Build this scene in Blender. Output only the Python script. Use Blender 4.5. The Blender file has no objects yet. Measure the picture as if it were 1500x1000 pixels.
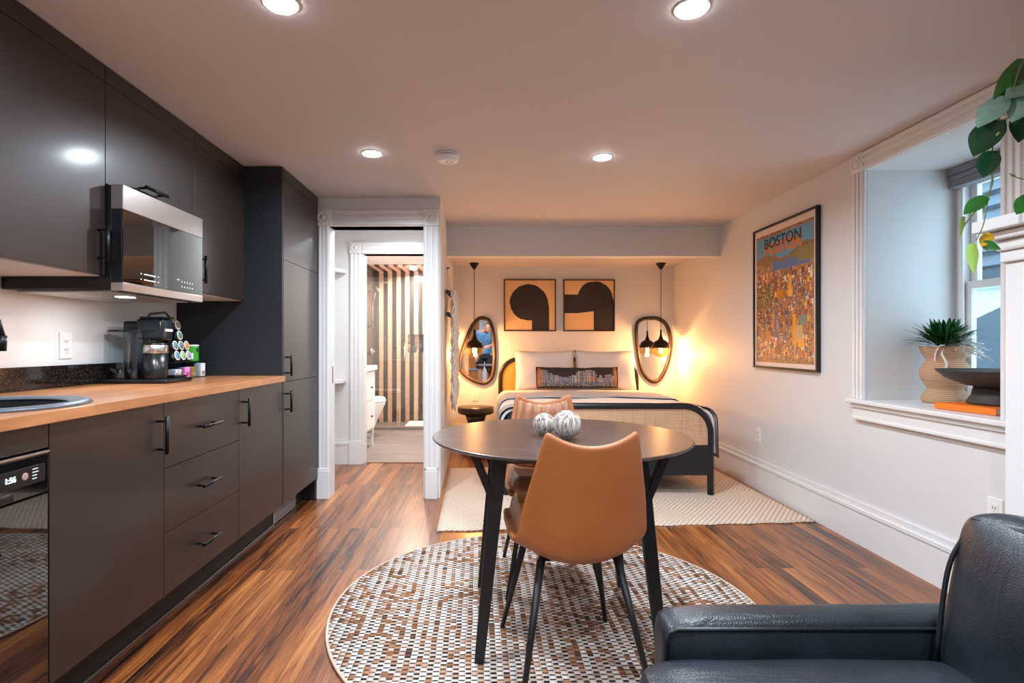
import bpy, bmesh, math, random
from mathutils import Vector, Matrix, noise
from math import sin, cos, pi, sqrt, radians
random.seed(7)
COL = bpy.context.scene.collection
CAMZ = 1.11; F = 820.0; VX = 716.0; VY = 505.0

def lin(c):
    if isinstance(c, str):
        c = tuple(int(c[i:i+2], 16)/255 for i in (0, 2, 4))
    return tuple((x/12.92 if x <= 0.04045 else ((x+0.055)/1.055)**2.4) for x in c[:3]) + (1,)

# ---------------------------------------------------------------- materials
def newmat(name):
    m = bpy.data.materials.new(name); m.use_nodes = True
    nt = m.node_tree; b = nt.nodes['Principled BSDF']
    return m, nt, b
def N(nt, t, **kw):
    n = nt.nodes.new(t)
    for k, v in kw.items():
        if k in n.inputs: n.inputs[k].default_value = v
        else: setattr(n, k, v)
    return n
def L(nt, a, b): nt.links.new(a, b)
def ramp(nt, fac, stops, interp='LINEAR'):
    r = nt.nodes.new('ShaderNodeValToRGB'); r.color_ramp.interpolation = interp
    e = r.color_ramp.elements
    while len(e) > 1: e.remove(e[-1])
    e[0].position = stops[0][0]; e[0].color = lin(stops[0][1])
    for p, c in stops[1:]:
        x = e.new(p); x.color = lin(c)
    if fac is not None: L(nt, fac, r.inputs[0])
    return r.outputs[0]
def mth(nt, op, a, b=None, c=None):
    n = nt.nodes.new('ShaderNodeMath'); n.operation = op
    for i, v in enumerate((a, b, c)):
        if v is None: continue
        if isinstance(v, (int, float)): n.inputs[i].default_value = v
        else: L(nt, v, n.inputs[i])
    return n.outputs[0]
def objco(nt, scale=(1, 1, 1), rot=(0, 0, 0)):
    t = nt.nodes.new('ShaderNodeTexCoord'); mp = nt.nodes.new('ShaderNodeMapping')
    mp.inputs['Scale'].default_value = scale; mp.inputs['Rotation'].default_value = rot
    L(nt, t.outputs['Object'], mp.inputs['Vector']); return mp.outputs[0]
def bump(nt, b, h, strength=0.2, dist=0.01):
    n = nt.nodes.new('ShaderNodeBump'); n.inputs['Strength'].default_value = strength
    n.inputs['Distance'].default_value = dist
    L(nt, h, n.inputs['Height']); L(nt, n.outputs[0], b.inputs['Normal'])
def mix(nt, fac, a, b, mode='MIX'):
    n = nt.nodes.new('ShaderNodeMix'); n.data_type = 'RGBA'; n.blend_type = mode
    if isinstance(fac, (int, float)): n.inputs[0].default_value = fac
    else: L(nt, fac, n.inputs[0])
    for i, v in ((6, a), (7, b)):
        if isinstance(v, (tuple, str)): n.inputs[i].default_value = lin(v) if isinstance(v, str) else v
        else: L(nt, v, n.inputs[i])
    return n.outputs[2]
def M(name, col, rough=0.5, metal=0.0, spec=None, coat=0.0, var=0.0, vscale=8, bmp=0.0, bscale=60, emit=None, es=0, sheen=0, coatr=0.1):
    m, nt, b = newmat(name)
    b.inputs['Base Color'].default_value = lin(col); b.inputs['Roughness'].default_value = rough
    b.inputs['Metallic'].default_value = metal
    if spec is not None: b.inputs['Specular IOR Level'].default_value = spec
    if coat: b.inputs['Coat Weight'].default_value = coat; b.inputs['Coat Roughness'].default_value = coatr
    if sheen: b.inputs['Sheen Weight'].default_value = sheen
    if emit: b.inputs['Emission Color'].default_value = lin(emit); b.inputs['Emission Strength'].default_value = es
    if var:
        n = N(nt, 'ShaderNodeTexNoise', Scale=vscale, Detail=4.0); L(nt, objco(nt), n.inputs['Vector'])
        c = lin(col); d = tuple(x*(1-var) for x in c[:3])+(1,); e = tuple(min(1, x*(1+var)) for x in c[:3])+(1,)
        L(nt, mix(nt, n.outputs[0], d, e), b.inputs['Base Color'])
    if bmp:
        n = N(nt, 'ShaderNodeTexNoise', Scale=bscale, Detail=5.0); L(nt, objco(nt), n.inputs['Vector'])
        bump(nt, b, n.outputs[0], bmp, 0.01)
    return m

def mat_floor():
    m, nt, b = newmat('dark_plank_floor')
    co = objco(nt, rot=(0, 0, radians(-0.6)))
    sep = N(nt, 'ShaderNodeSeparateXYZ'); L(nt, co, sep.inputs[0])
    sw = N(nt, 'ShaderNodeCombineXYZ'); L(nt, sep.outputs[1], sw.inputs[0]); L(nt, sep.outputs[0], sw.inputs[1])
    br = N(nt, 'ShaderNodeTexBrick', offset=0.37, Scale=1.0)
    br.inputs['Brick Width'].default_value = 1.7; br.inputs['Row Height'].default_value = 0.062
    br.inputs['Mortar Size'].default_value = 0.0008; br.inputs['Mortar Smooth'].default_value = 0.3; br.inputs['Bias'].default_value = 0.0
    br.inputs['Color1'].default_value = (0, 0, 0, 1); br.inputs['Color2'].default_value = (1, 1, 1, 1); br.inputs['Mortar'].default_value = (0.5, 0.5, 0.5, 1)
    L(nt, sw.outputs[0], br.inputs['Vector'])
    add = N(nt, 'ShaderNodeVectorMath', operation='MULTIPLY_ADD')
    L(nt, br.outputs['Color'], add.inputs[0]); add.inputs[1].default_value = (7, 13, 3); L(nt, co, add.inputs[2])
    mp = N(nt, 'ShaderNodeMapping'); mp.inputs['Scale'].default_value = (38, 1.7, 1); L(nt, add.outputs[0], mp.inputs[0])
    n1 = N(nt, 'ShaderNodeTexNoise', Scale=1.0, Detail=7.0, Roughness=0.62, Distortion=1.6); L(nt, mp.outputs[0], n1.inputs['Vector'])
    mp2 = N(nt, 'ShaderNodeMapping'); mp2.inputs['Scale'].default_value = (7, 0.9, 1); L(nt, add.outputs[0], mp2.inputs[0])
    n2 = N(nt, 'ShaderNodeTexNoise', Scale=1.0, Detail=3.0); L(nt, mp2.outputs[0], n2.inputs['Vector'])
    f = mth(nt, 'ADD', mth(nt, 'MULTIPLY', n1.outputs[0], 0.72), mth(nt, 'MULTIPLY', n2.outputs[0], 0.45))
    f = mth(nt, 'ADD', f, mth(nt, 'MULTIPLY', br.outputs['Color'], 0.16))
    c = ramp(nt, f, [(0.44, '170c09'), (0.53, '3e2012'), (0.62, '6e3a1a'), (0.76, '9a5a2a'), (0.9, 'bb7c44')])
    mk = mth(nt, 'SUBTRACT', 1.0, br.outputs['Fac'])
    c2 = mix(nt, br.outputs['Fac'], c, '140a06')
    L(nt, c2, b.inputs['Base Color'])
    rr = mth(nt, 'ADD', mth(nt, 'MULTIPLY', n1.outputs[0], 0.2), 0.22); L(nt, rr, b.inputs['Roughness'])
    b.inputs['Coat Weight'].default_value = 0.25; b.inputs['Coat Roughness'].default_value = 0.22
    h = mth(nt, 'MULTIPLY_ADD', n1.outputs[0], 0.3, mk); bump(nt, b, h, 0.25, 0.003)
    return m

def mat_round_rug():
    m, nt, b = newmat('woven_rug')
    sep = N(nt, 'ShaderNodeSeparateXYZ'); L(nt, objco(nt, rot=(0, 0, radians(-1))), sep.inputs[0])
    x, y = sep.outputs[0], sep.outputs[1]
    wob = N(nt, 'ShaderNodeTexNoise', Scale=9.0, Detail=2.0); L(nt, objco(nt), wob.inputs['Vector'])
    xw = mth(nt, 'MULTIPLY_ADD', wob.outputs[0], 0.012, x)
    rx = mth(nt, 'DIVIDE', xw, 0.0215); row = mth(nt, 'FLOOR', rx); fx = mth(nt, 'FRACT', rx)
    ev = mth(nt, 'FLOORED_MODULO', row, 2.0)
    ry = mth(nt, 'ADD', mth(nt, 'DIVIDE', y, 0.0255), mth(nt, 'MULTIPLY', ev, 0.5)); cy = mth(nt, 'FLOOR', ry); fy = mth(nt, 'FRACT', ry)
    cx = N(nt, 'ShaderNodeCombineXYZ'); L(nt, row, cx.inputs[0]); L(nt, cy, cx.inputs[1])
    wn = N(nt, 'ShaderNodeTexWhiteNoise', noise_dimensions='2D'); L(nt, cx.outputs[0], wn.inputs[0])
    big = N(nt, 'ShaderNodeTexNoise', Scale=2.6, Detail=3.0); L(nt, objco(nt, (1, 2.0, 1)), big.inputs['Vector'])
    rown = N(nt, 'ShaderNodeTexWhiteNoise', noise_dimensions='1D'); L(nt, row, rown.inputs['W'])
    v = mth(nt, 'ADD', wn.outputs[0], mth(nt, 'MULTIPLY', mth(nt, 'SUBTRACT', big.outputs[0], 0.5), 1.3))
    v = mth(nt, 'ADD', v, mth(nt, 'MULTIPLY', mth(nt, 'SUBTRACT', rown.outputs[0], 0.5), 0.35))
    ca = ramp(nt, v, [(0.0, 'ece2da'), (0.6, 'dccfc6'), (0.85, 'c0a08a'), (1.05, '96623f')])
    cb = ramp(nt, v, [(0.0, 'ded0c6'), (0.5, 'cbb5a4'), (0.7, 'b78a68'), (0.9, '93603e'), (1.1, '6a4430')])
    c = mix(nt, ev, ca, cb)
    # loop shape
    dx = mth(nt, 'ABSOLUTE', mth(nt, 'SUBTRACT', fx, 0.5)); dy = mth(nt, 'ABSOLUTE', mth(nt, 'SUBTRACT', fy, 0.5))
    dd = mth(nt, 'POWER', mth(nt, 'ADD', mth(nt, 'POWER', mth(nt, 'MULTIPLY', dx, 2.0), 4.0), mth(nt, 'POWER', mth(nt, 'MULTIPLY', dy, 2.0), 4.0)), 0.5)
    hgt = mth(nt, 'SUBTRACT', 1.0, dd)
    gap = mth(nt, 'MULTIPLY', mth(nt, 'GREATER_THAN', dy, mth(nt, 'SUBTRACT', 0.36, mth(nt, 'MULTIPLY', ev, 0.10))), mth(nt, 'LESS_THAN', dx, 0.44))
    gcol = ramp(nt, wn.outputs[1] if False else wn.outputs[0], [(0.0, '1e1613'), (0.35, '33241c'), (0.55, '7a4c2e'), (0.8, '2a1e19'), (0.95, 'a06a40')], 'CONSTANT'); cg = mix(nt, gap, c, gcol)
    L(nt, cg, b.inputs['Base Color']); b.inputs['Roughness'].default_value = 0.95
    bump(nt, b, hgt, 0.9, 0.006)
    return m

def mat_bed_rug():
    m, nt, b = newmat('jute_relief_rug')
    co = objco(nt); sep = N(nt, 'ShaderNodeSeparateXYZ'); L(nt, co, sep.inputs[0])
    x, y = sep.outputs[0], sep.outputs[1]
    cellx = mth(nt, 'FLOOR', mth(nt, 'DIVIDE', x, 0.42)); celly = mth(nt, 'FLOOR', mth(nt, 'DIVIDE', y, 0.24))
    cx = N(nt, 'ShaderNodeCombineXYZ'); L(nt, cellx, cx.inputs[0]); L(nt, celly, cx.inputs[1])
    wn = N(nt, 'ShaderNodeTexWhiteNoise', noise_dimensions='2D'); L(nt, cx.outputs[0], wn.inputs[0])
    zz = mth(nt, 'PINGPONG', x, 0.07)
    a = mth(nt, 'SINE', mth(nt, 'MULTIPLY', mth(nt, 'ADD', y, zz), 210.0))
    c_ = mth(nt, 'SINE', mth(nt, 'MULTIPLY', mth(nt, 'SUBTRACT', x, mth(nt, 'MULTIPLY', y, 0.7)), 190.0))
    s = mth(nt, 'GREATER_THAN', wn.outputs[0], 0.5)
    p = mth(nt, 'ADD', mth(nt, 'MULTIPLY', a, s), mth(nt, 'MULTIPLY', c_, mth(nt, 'SUBTRACT', 1.0, s)))
    n = N(nt, 'ShaderNodeTexNoise', Scale=55.0, Detail=4.0); L(nt, objco(nt, (1, 3, 1)), n.inputs['Vector'])
    h = mth(nt, 'MULTIPLY_ADD', p, 0.3, n.outputs[0])
    c = ramp(nt, h, [(0.1, 'b69a82'), (0.5, 'd6bfaa'), (0.9, 'e4d2c0')])
    L(nt, c, b.inputs['Base Color']); b.inputs['Roughness'].default_value = 0.95
    bump(nt, b, h, 0.8, 0.006)
    return m

def mat_grain(name, dark, light, axis='y', rough=0.4, scale=1.0, coat=0.0, spec=0.5):
    m, nt, b = newmat(name)
    sc = {'x': (1.5, 30, 30), 'y': (30, 1.5, 30), 'z': (30, 30, 1.5)}[axis]
    n = N(nt, 'ShaderNodeTexNoise', Scale=scale, Detail=6.0, Roughness=0.6, Distortion=0.8); L(nt, objco(nt, sc), n.inputs['Vector'])
    L(nt, ramp(nt, n.outputs[0], [(0.3, dark), (0.7, light)]), b.inputs['Base Color'])
    b.inputs['Roughness'].default_value = rough; b.inputs['Coat Weight'].default_value = coat; b.inputs['Specular IOR Level'].default_value = spec
    bump(nt, b, n.outputs[0], 0.12, 0.002)
    return m

def mat_butcher():
    m, nt, b = newmat('butcher_block')
    co = objco(nt); sep = N(nt, 'ShaderNodeSeparateXYZ'); L(nt, co, sep.inputs[0])
    sw = N(nt, 'ShaderNodeCombineXYZ'); L(nt, sep.outputs[1], sw.inputs[0]); L(nt, sep.outputs[0], sw.inputs[1])
    br = N(nt, 'ShaderNodeTexBrick', offset=0.4, Scale=1.0)
    br.inputs['Brick Width'].default_value = 0.42; br.inputs['Row Height'].default_value = 0.045
    br.inputs['Mortar Size'].default_value = 0.0004; br.inputs['Color1'].default_value = lin('84502f'); br.inputs['Color2'].default_value = lin('b67a4a'); br.inputs['Mortar'].default_value = lin('7c4a2c')
    L(nt, sw.outputs[0], br.inputs['Vector'])
    n = N(nt, 'ShaderNodeTexNoise', Scale=1.0, Detail=6.0, Distortion=1.0); L(nt, objco(nt, (28, 3, 28)), n.inputs['Vector'])
    g = ramp(nt, n.outputs[0], [(0.3, '9a5f3c'), (0.7, 'cb8c5e')])
    L(nt, mix(nt, 0.55, br.outputs['Color'], g), b.inputs['Base Color'])
    b.inputs['Roughness'].default_value = 0.32; bump(nt, b, n.outputs[0], 0.05, 0.002)
    return m

def mat_rattan(name, a, c2, trans=False):
    m, nt, b = newmat(name)
    sep = N(nt, 'ShaderNodeSeparateXYZ'); L(nt, objco(nt), sep.inputs[0])
    u = mth(nt, 'SINE', mth(nt, 'MULTIPLY', sep.outputs[0], 2*pi/0.012)); v = mth(nt, 'SINE', mth(nt, 'MULTIPLY', sep.outputs[2], 2*pi/0.012))
    w = mth(nt, 'MULTIPLY', u, v)
    n = N(nt, 'ShaderNodeTexNoise', Scale=1.0, Detail=4.0); L(nt, objco(nt, (5, 5, 160)), n.inputs['Vector'])
    n2 = N(nt, 'ShaderNodeTexNoise', Scale=1.0, Detail=4.0); L(nt, objco(nt, (120, 5, 5)), n2.inputs['Vector'])
    h = mth(nt, 'ADD', mth(nt, 'MULTIPLY', w, 0.12), mth(nt, 'MULTIPLY', mth(nt, 'ADD', n.outputs[0], n2.outputs[0]), 0.5))
    L(nt, ramp(nt, h, [(0.3, a), (0.62, c2)]), b.inputs['Base Color']); b.inputs['Roughness'].default_value = 0.6
    bump(nt, b, h, 0.5, 0.003)
    return m

def mat_stripe_tile():
    m, nt, b = newmat('striped_tile')
    sep = N(nt, 'ShaderNodeSeparateXYZ'); L(nt, objco(nt), sep.inputs[0])
    x, y, z = sep.outputs
    xx = mth(nt, 'ADD', x, 1.64 - 0.125*10)
    fr = mth(nt, 'FRACT', mth(nt, 'ADD', mth(nt, 'DIVIDE', xx, 0.1257), 20.0))
    st = mth(nt, 'GREATER_THAN', fr, 0.5)
    n = N(nt, 'ShaderNodeTexNoise', Scale=1.0, Detail=5.0); L(nt, objco(nt, (30, 30, 2)), n.inputs['Vector'])
    lightc = ramp(nt, n.outputs[0], [(0.3, 'd9a78c'), (0.7, 'f0c8ae')])
    darkc = ramp(nt, n.outputs[0], [(0.3, '3a3331'), (0.7, '57504c')])
    c = mix(nt, st, darkc, lightc)
    gz = mth(nt, 'LESS_THAN', mth(nt, 'FRACT', mth(nt, 'DIVIDE', mth(nt, 'ADD', z, y), 0.30)), 0.012)
    gx = mth(nt, 'LESS_THAN', mth(nt, 'ABSOLUTE', mth(nt, 'SUBTRACT', fr, 0.5)), 0.015)
    L(nt, mix(nt, mth(nt, 'MAXIMUM', gz, gx), c, '6a5750'), b.inputs['Base Color'])
    b.inputs['Roughness'].default_value = 0.25
    return m

def mat_tilefloor():
    m, nt, b = newmat('grey_floor_tile')
    br = N(nt, 'ShaderNodeTexBrick', Scale=1.0); L(nt, objco(nt), br.inputs['Vector'])
    br.inputs['Brick Width'].default_value = 0.6; br.inputs['Row Height'].default_value = 0.3; br.inputs['Mortar Size'].default_value = 0.002
    br.inputs['Color1'].default_value = lin('6d625f'); br.inputs['Color2'].default_value = lin('84766f'); br.inputs['Mortar'].default_value = lin('5a504d')
    n = N(nt, 'ShaderNodeTexNoise', Scale=4.0, Detail=5.0); L(nt, objco(nt, (1, 3, 1)), n.inputs['Vector'])
    L(nt, mix(nt, 0.35, br.outputs[0], ramp(nt, n.outputs[0], [(0.3, '5a504e'), (0.7, '988a82')])), b.inputs['Base Color'])
    b.inputs['Roughness'].default_value = 0.4
    return m

def mat_glass(name, tint='ffffff', mirror=0.12, rough=0.0):
    m, nt, b = newmat(name); nt.nodes.remove(b)
    out = [n for n in nt.nodes if n.type == 'OUTPUT_MATERIAL'][0]
    t = N(nt, 'ShaderNodeBsdfTransparent'); t.inputs[0].default_value = lin(tint)
    g = N(nt, 'ShaderNodeBsdfGlossy'); g.inputs['Roughness'].default_value = rough
    fr = N(nt, 'ShaderNodeLayerWeight', Blend=0.5); fp = mth(nt, 'POWER', fr.outputs['Facing'], 4.0)
    ms = N(nt, 'ShaderNodeMixShader')
    L(nt, mth(nt, 'MULTIPLY_ADD', fp, .6, mirror), ms.inputs[0]); L(nt, t.outputs[0], ms.inputs[1]); L(nt, g.outputs[0], ms.inputs[2])
    L(nt, ms.outputs[0], out.inputs[0]); return m

def mat_attr(name, rough=0.6, coat=0.0):
    m, nt, b = newmat(name)
    a = N(nt, 'ShaderNodeVertexColor'); a.layer_name = 'Col'
    L(nt, a.outputs[0], b.inputs['Base Color']); b.inputs['Roughness'].default_value = rough; b.inputs['Coat Weight'].default_value = coat
    return m

def mat_leather(name, a, c2, rough=0.35, wr=0.5):
    m, nt, b = newmat(name)
    n = N(nt, 'ShaderNodeTexNoise', Scale=6.0, Detail=5.0, Distortion=0.6); L(nt, objco(nt), n.inputs['Vector'])
    L(nt, ramp(nt, n.outputs[0], [(0.35, a), (0.7, c2)]), b.inputs['Base Color'])
    v = N(nt, 'ShaderNodeTexVoronoi', Scale=320.0); L(nt, objco(nt), v.inputs['Vector'])
    w = N(nt, 'ShaderNodeTexNoise', Scale=7.0, Detail=3.0, Distortion=1.2); L(nt, objco(nt, (1, 2.2, 1)), w.inputs['Vector'])
    h = mth(nt, 'ADD', mth(nt, 'MULTIPLY', v.outputs[0], 0.04), mth(nt, 'MULTIPLY', w.outputs[0], wr))
    b.inputs['Roughness'].default_value = rough; bump(nt, b, h, 0.35, 0.03)
    return m

def mat_marble():
    m, nt, b = newmat('pearly_marble')
    n = N(nt, 'ShaderNodeTexNoise', Scale=12.0, Detail=5.0, Distortion=2.5); L(nt, objco(nt, (3, 3, 1)), n.inputs['Vector'])
    L(nt, ramp(nt, n.outputs[0], [(0.32, '4c4440'), (0.42, '8d827b'), (0.55, 'bcb2aa'), (0.7, 'd9d0c8')]), b.inputs['Base Color'])
    b.inputs['Roughness'].default_value = 0.22; b.inputs['Coat Weight'].default_value = 0.6
    return m
def mat_stripey(name, stops, axis, period, rough=0.9):
    m, nt, b = newmat(name)
    sep = N(nt, 'ShaderNodeSeparateXYZ'); L(nt, objco(nt), sep.inputs[0])
    f = mth(nt, 'FRACT', mth(nt, 'DIVIDE', sep.outputs[axis], period))
    L(nt, ramp(nt, f, stops, 'CONSTANT'), b.inputs['Base Color']); b.inputs['Roughness'].default_value = rough
    n = N(nt, 'ShaderNodeTexNoise', Scale=200.0); L(nt, objco(nt), n.inputs['Vector']); bump(nt, b, n.outputs[0], 0.4, 0.003)
    return m
def mat_granite():
    m, nt, b = newmat('dark_granite')
    v = N(nt, 'ShaderNodeTexNoise', Scale=160.0, Detail=4.0); L(nt, objco(nt), v.inputs['Vector'])
    L(nt, ramp(nt, v.outputs[0], [(0.4, '0e0c0c'), (0.6, '2a2421'), (0.75, '5a4638')]), b.inputs['Base Color'])
    b.inputs['Roughness'].default_value = 0.08
    return m

W = M('wall_paint', 'dcdad8', 0.55, var=0.02, vscale=2, bmp=0.03, bscale=90)
WB = M('backsplash_paint', 'e4e5e4', 0.25, bmp=0.02, bscale=40)
CE = M('ceiling_paint', 'd0c6c1', 0.7, bmp=0.03, bscale=80)
TR = M('trim_paint', 'e4e2e0', 0.3, bmp=0.02, bscale=30)
FL = mat_floor(); RUG = mat_round_rug(); RUGE = M('rug_binding', 'c9b3a0', 0.95, bmp=0.3, bscale=300); BRUG = mat_bed_rug()
CAB = M('cabinet_laminate', '251b18', 0.42, spec=0.45, coat=0.25, coatr=0.16, bmp=0.012, bscale=220)
CABD = M('cabinet_side_laminate', '1c2127', 0.6, bmp=0.02, bscale=200)
BLK = M('black_metal', '17181a', 0.35, metal=0.6, bmp=0.02, bscale=200)
BLKP = M('black_plastic', '101214', 0.3, bmp=0.02, bscale=150)
TOE = M('toe_kick_board', '15110f', 0.5, bmp=0.02)
STEEL = M('brushed_steel', 'c9c3bf', 0.28, metal=1.0, bmp=0.05, bscale=140)
CHROME = M('chrome', 'e6e2e0', 0.08, metal=1.0, bmp=0.005)
BGL = M('black_glass', '060708', 0.03, spec=0.8, coat=1.0, coatr=0.02, bmp=0.001)
BUT = mat_butcher(); GRAN = mat_granite()
WHT = M('white_plastic', 'eceae6', 0.35, bmp=0.01)
CHAIRL = mat_leather('tan_leather', 'a86232', 'b06a38', 0.42, 0.04)
CHAIRP = mat_leather('tan_padding', '96603f', 'a46c48', 0.4, 0.04)
SOFA = mat_leather('navy_black_leather', '161c22', '232a32', 0.36, 0.30)
PIPE = M('dark_piping', '0d1116', 0.4, bmp=0.05)
TABT = mat_grain('dark_table_veneer', '30241f', '4e3b33', 'x', 0.36, 1.0, 0.06)
TABL = M('black_table_frame', '111214', 0.45, bmp=0.03, bscale=120)
BEDB = M('bed_frame_lacquer', '14161b', 0.35, bmp=0.02)
RAT = mat_rattan('pale_rattan', 'a87e5c', 'd8ac86'); RATO = mat_rattan('honey_rattan', 'c08238', 'dba050')
LINEN = M('white_linen', 'e9e2dd', 0.85, bmp=0.15, bscale=14, sheen=0.2)
SHEET = M('grey_blue_sheet', 'b4b8c0', 0.85, bmp=0.15, bscale=20)
THROW = mat_stripey('striped_throw', [(0, 'e6ded6'), (0.22, '1b1f24'), (0.42, 'e6ded6'), (0.5, '1b1f24'), (0.56, 'e6ded6'), (0.72, '171b22'), (0.9, 'd8cfc6')], 1, 0.17)
MIRF = mat_grain('mirror_wood_frame', '20140d', '432a18', 'z', 0.4)
MIR = M('mirror_glass', 'f4f4f4', 0.0, metal=1.0, bmp=0.0001)
DARKB = M('bronze_metal', '2a1c15', 0.35, metal=0.7, bmp=0.02)
ARTF = M('walnut_frame', '3a2013', 0.4, bmp=0.05, bscale=60); ARTC = M('cream_canvas', 'e0b686', 0.8, bmp=0.1, bscale=200); ARTD = M('black_ink', '2a2321', 0.75, bmp=0.15, bscale=120)
AMB = mat_glass('amber_glass', 'f6d9a8', 0.10)
CLR = mat_glass('clear_glass', 'f4fafa', 0.05); CLRB = mat_glass('clear_plastic', 'f2f8fb', 0.05, 0.02)
SHG = mat_glass('shower_glass', 'f2f2ee', 0.07)
STRIPE = mat_stripe_tile(); TFL = mat_tilefloor()
VASE = mat_stripey('coiled_rattan', [(0, '9a6a48'), (0.22, 'd0a380'), (0.8, 'b98862')], 2, 0.0095, 0.7)
LEAF = M('leaf_green', '2c6b28', 0.35, var=0.35, vscale=30, bmp=0.1, bscale=60, coat=0.2)
LEAFD = M('leaf_dark_green', '173f25', 0.22, var=0.3, vscale=30, bmp=0.1, coat=0.5)
LEAFP = M('leaf_glossy_pale', '7fa392', 0.18, var=0.35, vscale=45, bmp=0.1, coat=0.8); LEAFL = M('leaf_light_green', '8fb048', 0.4, var=0.2, bmp=0.1); LEAFY = M('leaf_yellow', 'd6a52c', 0.4, var=0.3, vscale=30, bmp=0.1)
STEM = M('vine_stem', '6d7a35', 0.5, bmp=0.1); PALE = M('pale_dried_stem', 'dcd6d2', 0.8, bmp=0.1)
ORNG = M('orange_cloth_cover', 'f07818', 0.6, bmp=0.1, bscale=300); PAGE = M('book_pages', 'cfc8c0', 0.8, bmp=0.3, bscale=300)
BOWL = M('dark_carved_bowl', '37322f', 0.55, var=0.25, vscale=12, bmp=0.15, bscale=40)
JUTE = M('macrame_cotton', 'eddfcf', 0.95, var=0.15, vscale=60, bmp=0.8, bscale=180)
STOOL = mat_grain('dark_stool_wood', '1f1714', '33261f', 'x', 0.4)
WOODO = mat_grain('orange_door_wood', 'a45f2c', 'c4803f', 'z', 0.4)
SKIN = M('skin', 'c08a6c', 0.5, bmp=0.03); SHIRT = M('blue_shirt_cloth', '5d8fb4', 0.8, bmp=0.1); SHORT = M('dark_shorts_cloth', '23242b', 0.8, bmp=0.1); HAIR = M('brown_hair', '3a2a20', 0.7, bmp=0.3)
GREYD = M('grey_fabric', '8c8c90', 0.8, bmp=0.1)
def glow(name, col, s): return M(name, col, 0.5, emit=col, es=s, bmp=0.001)
LED = glow('lamp_diffuser', 'f2f6ff', 26); BULB = glow('warm_filament', 'ffb560', 60); DISP = glow('display_blue', 'bfe4ff', 4); MARK = glow('panel_marks', 'b8bdc0', 0.3); HOODL = glow('hood_light', 'e8f2ff', 10)

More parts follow.
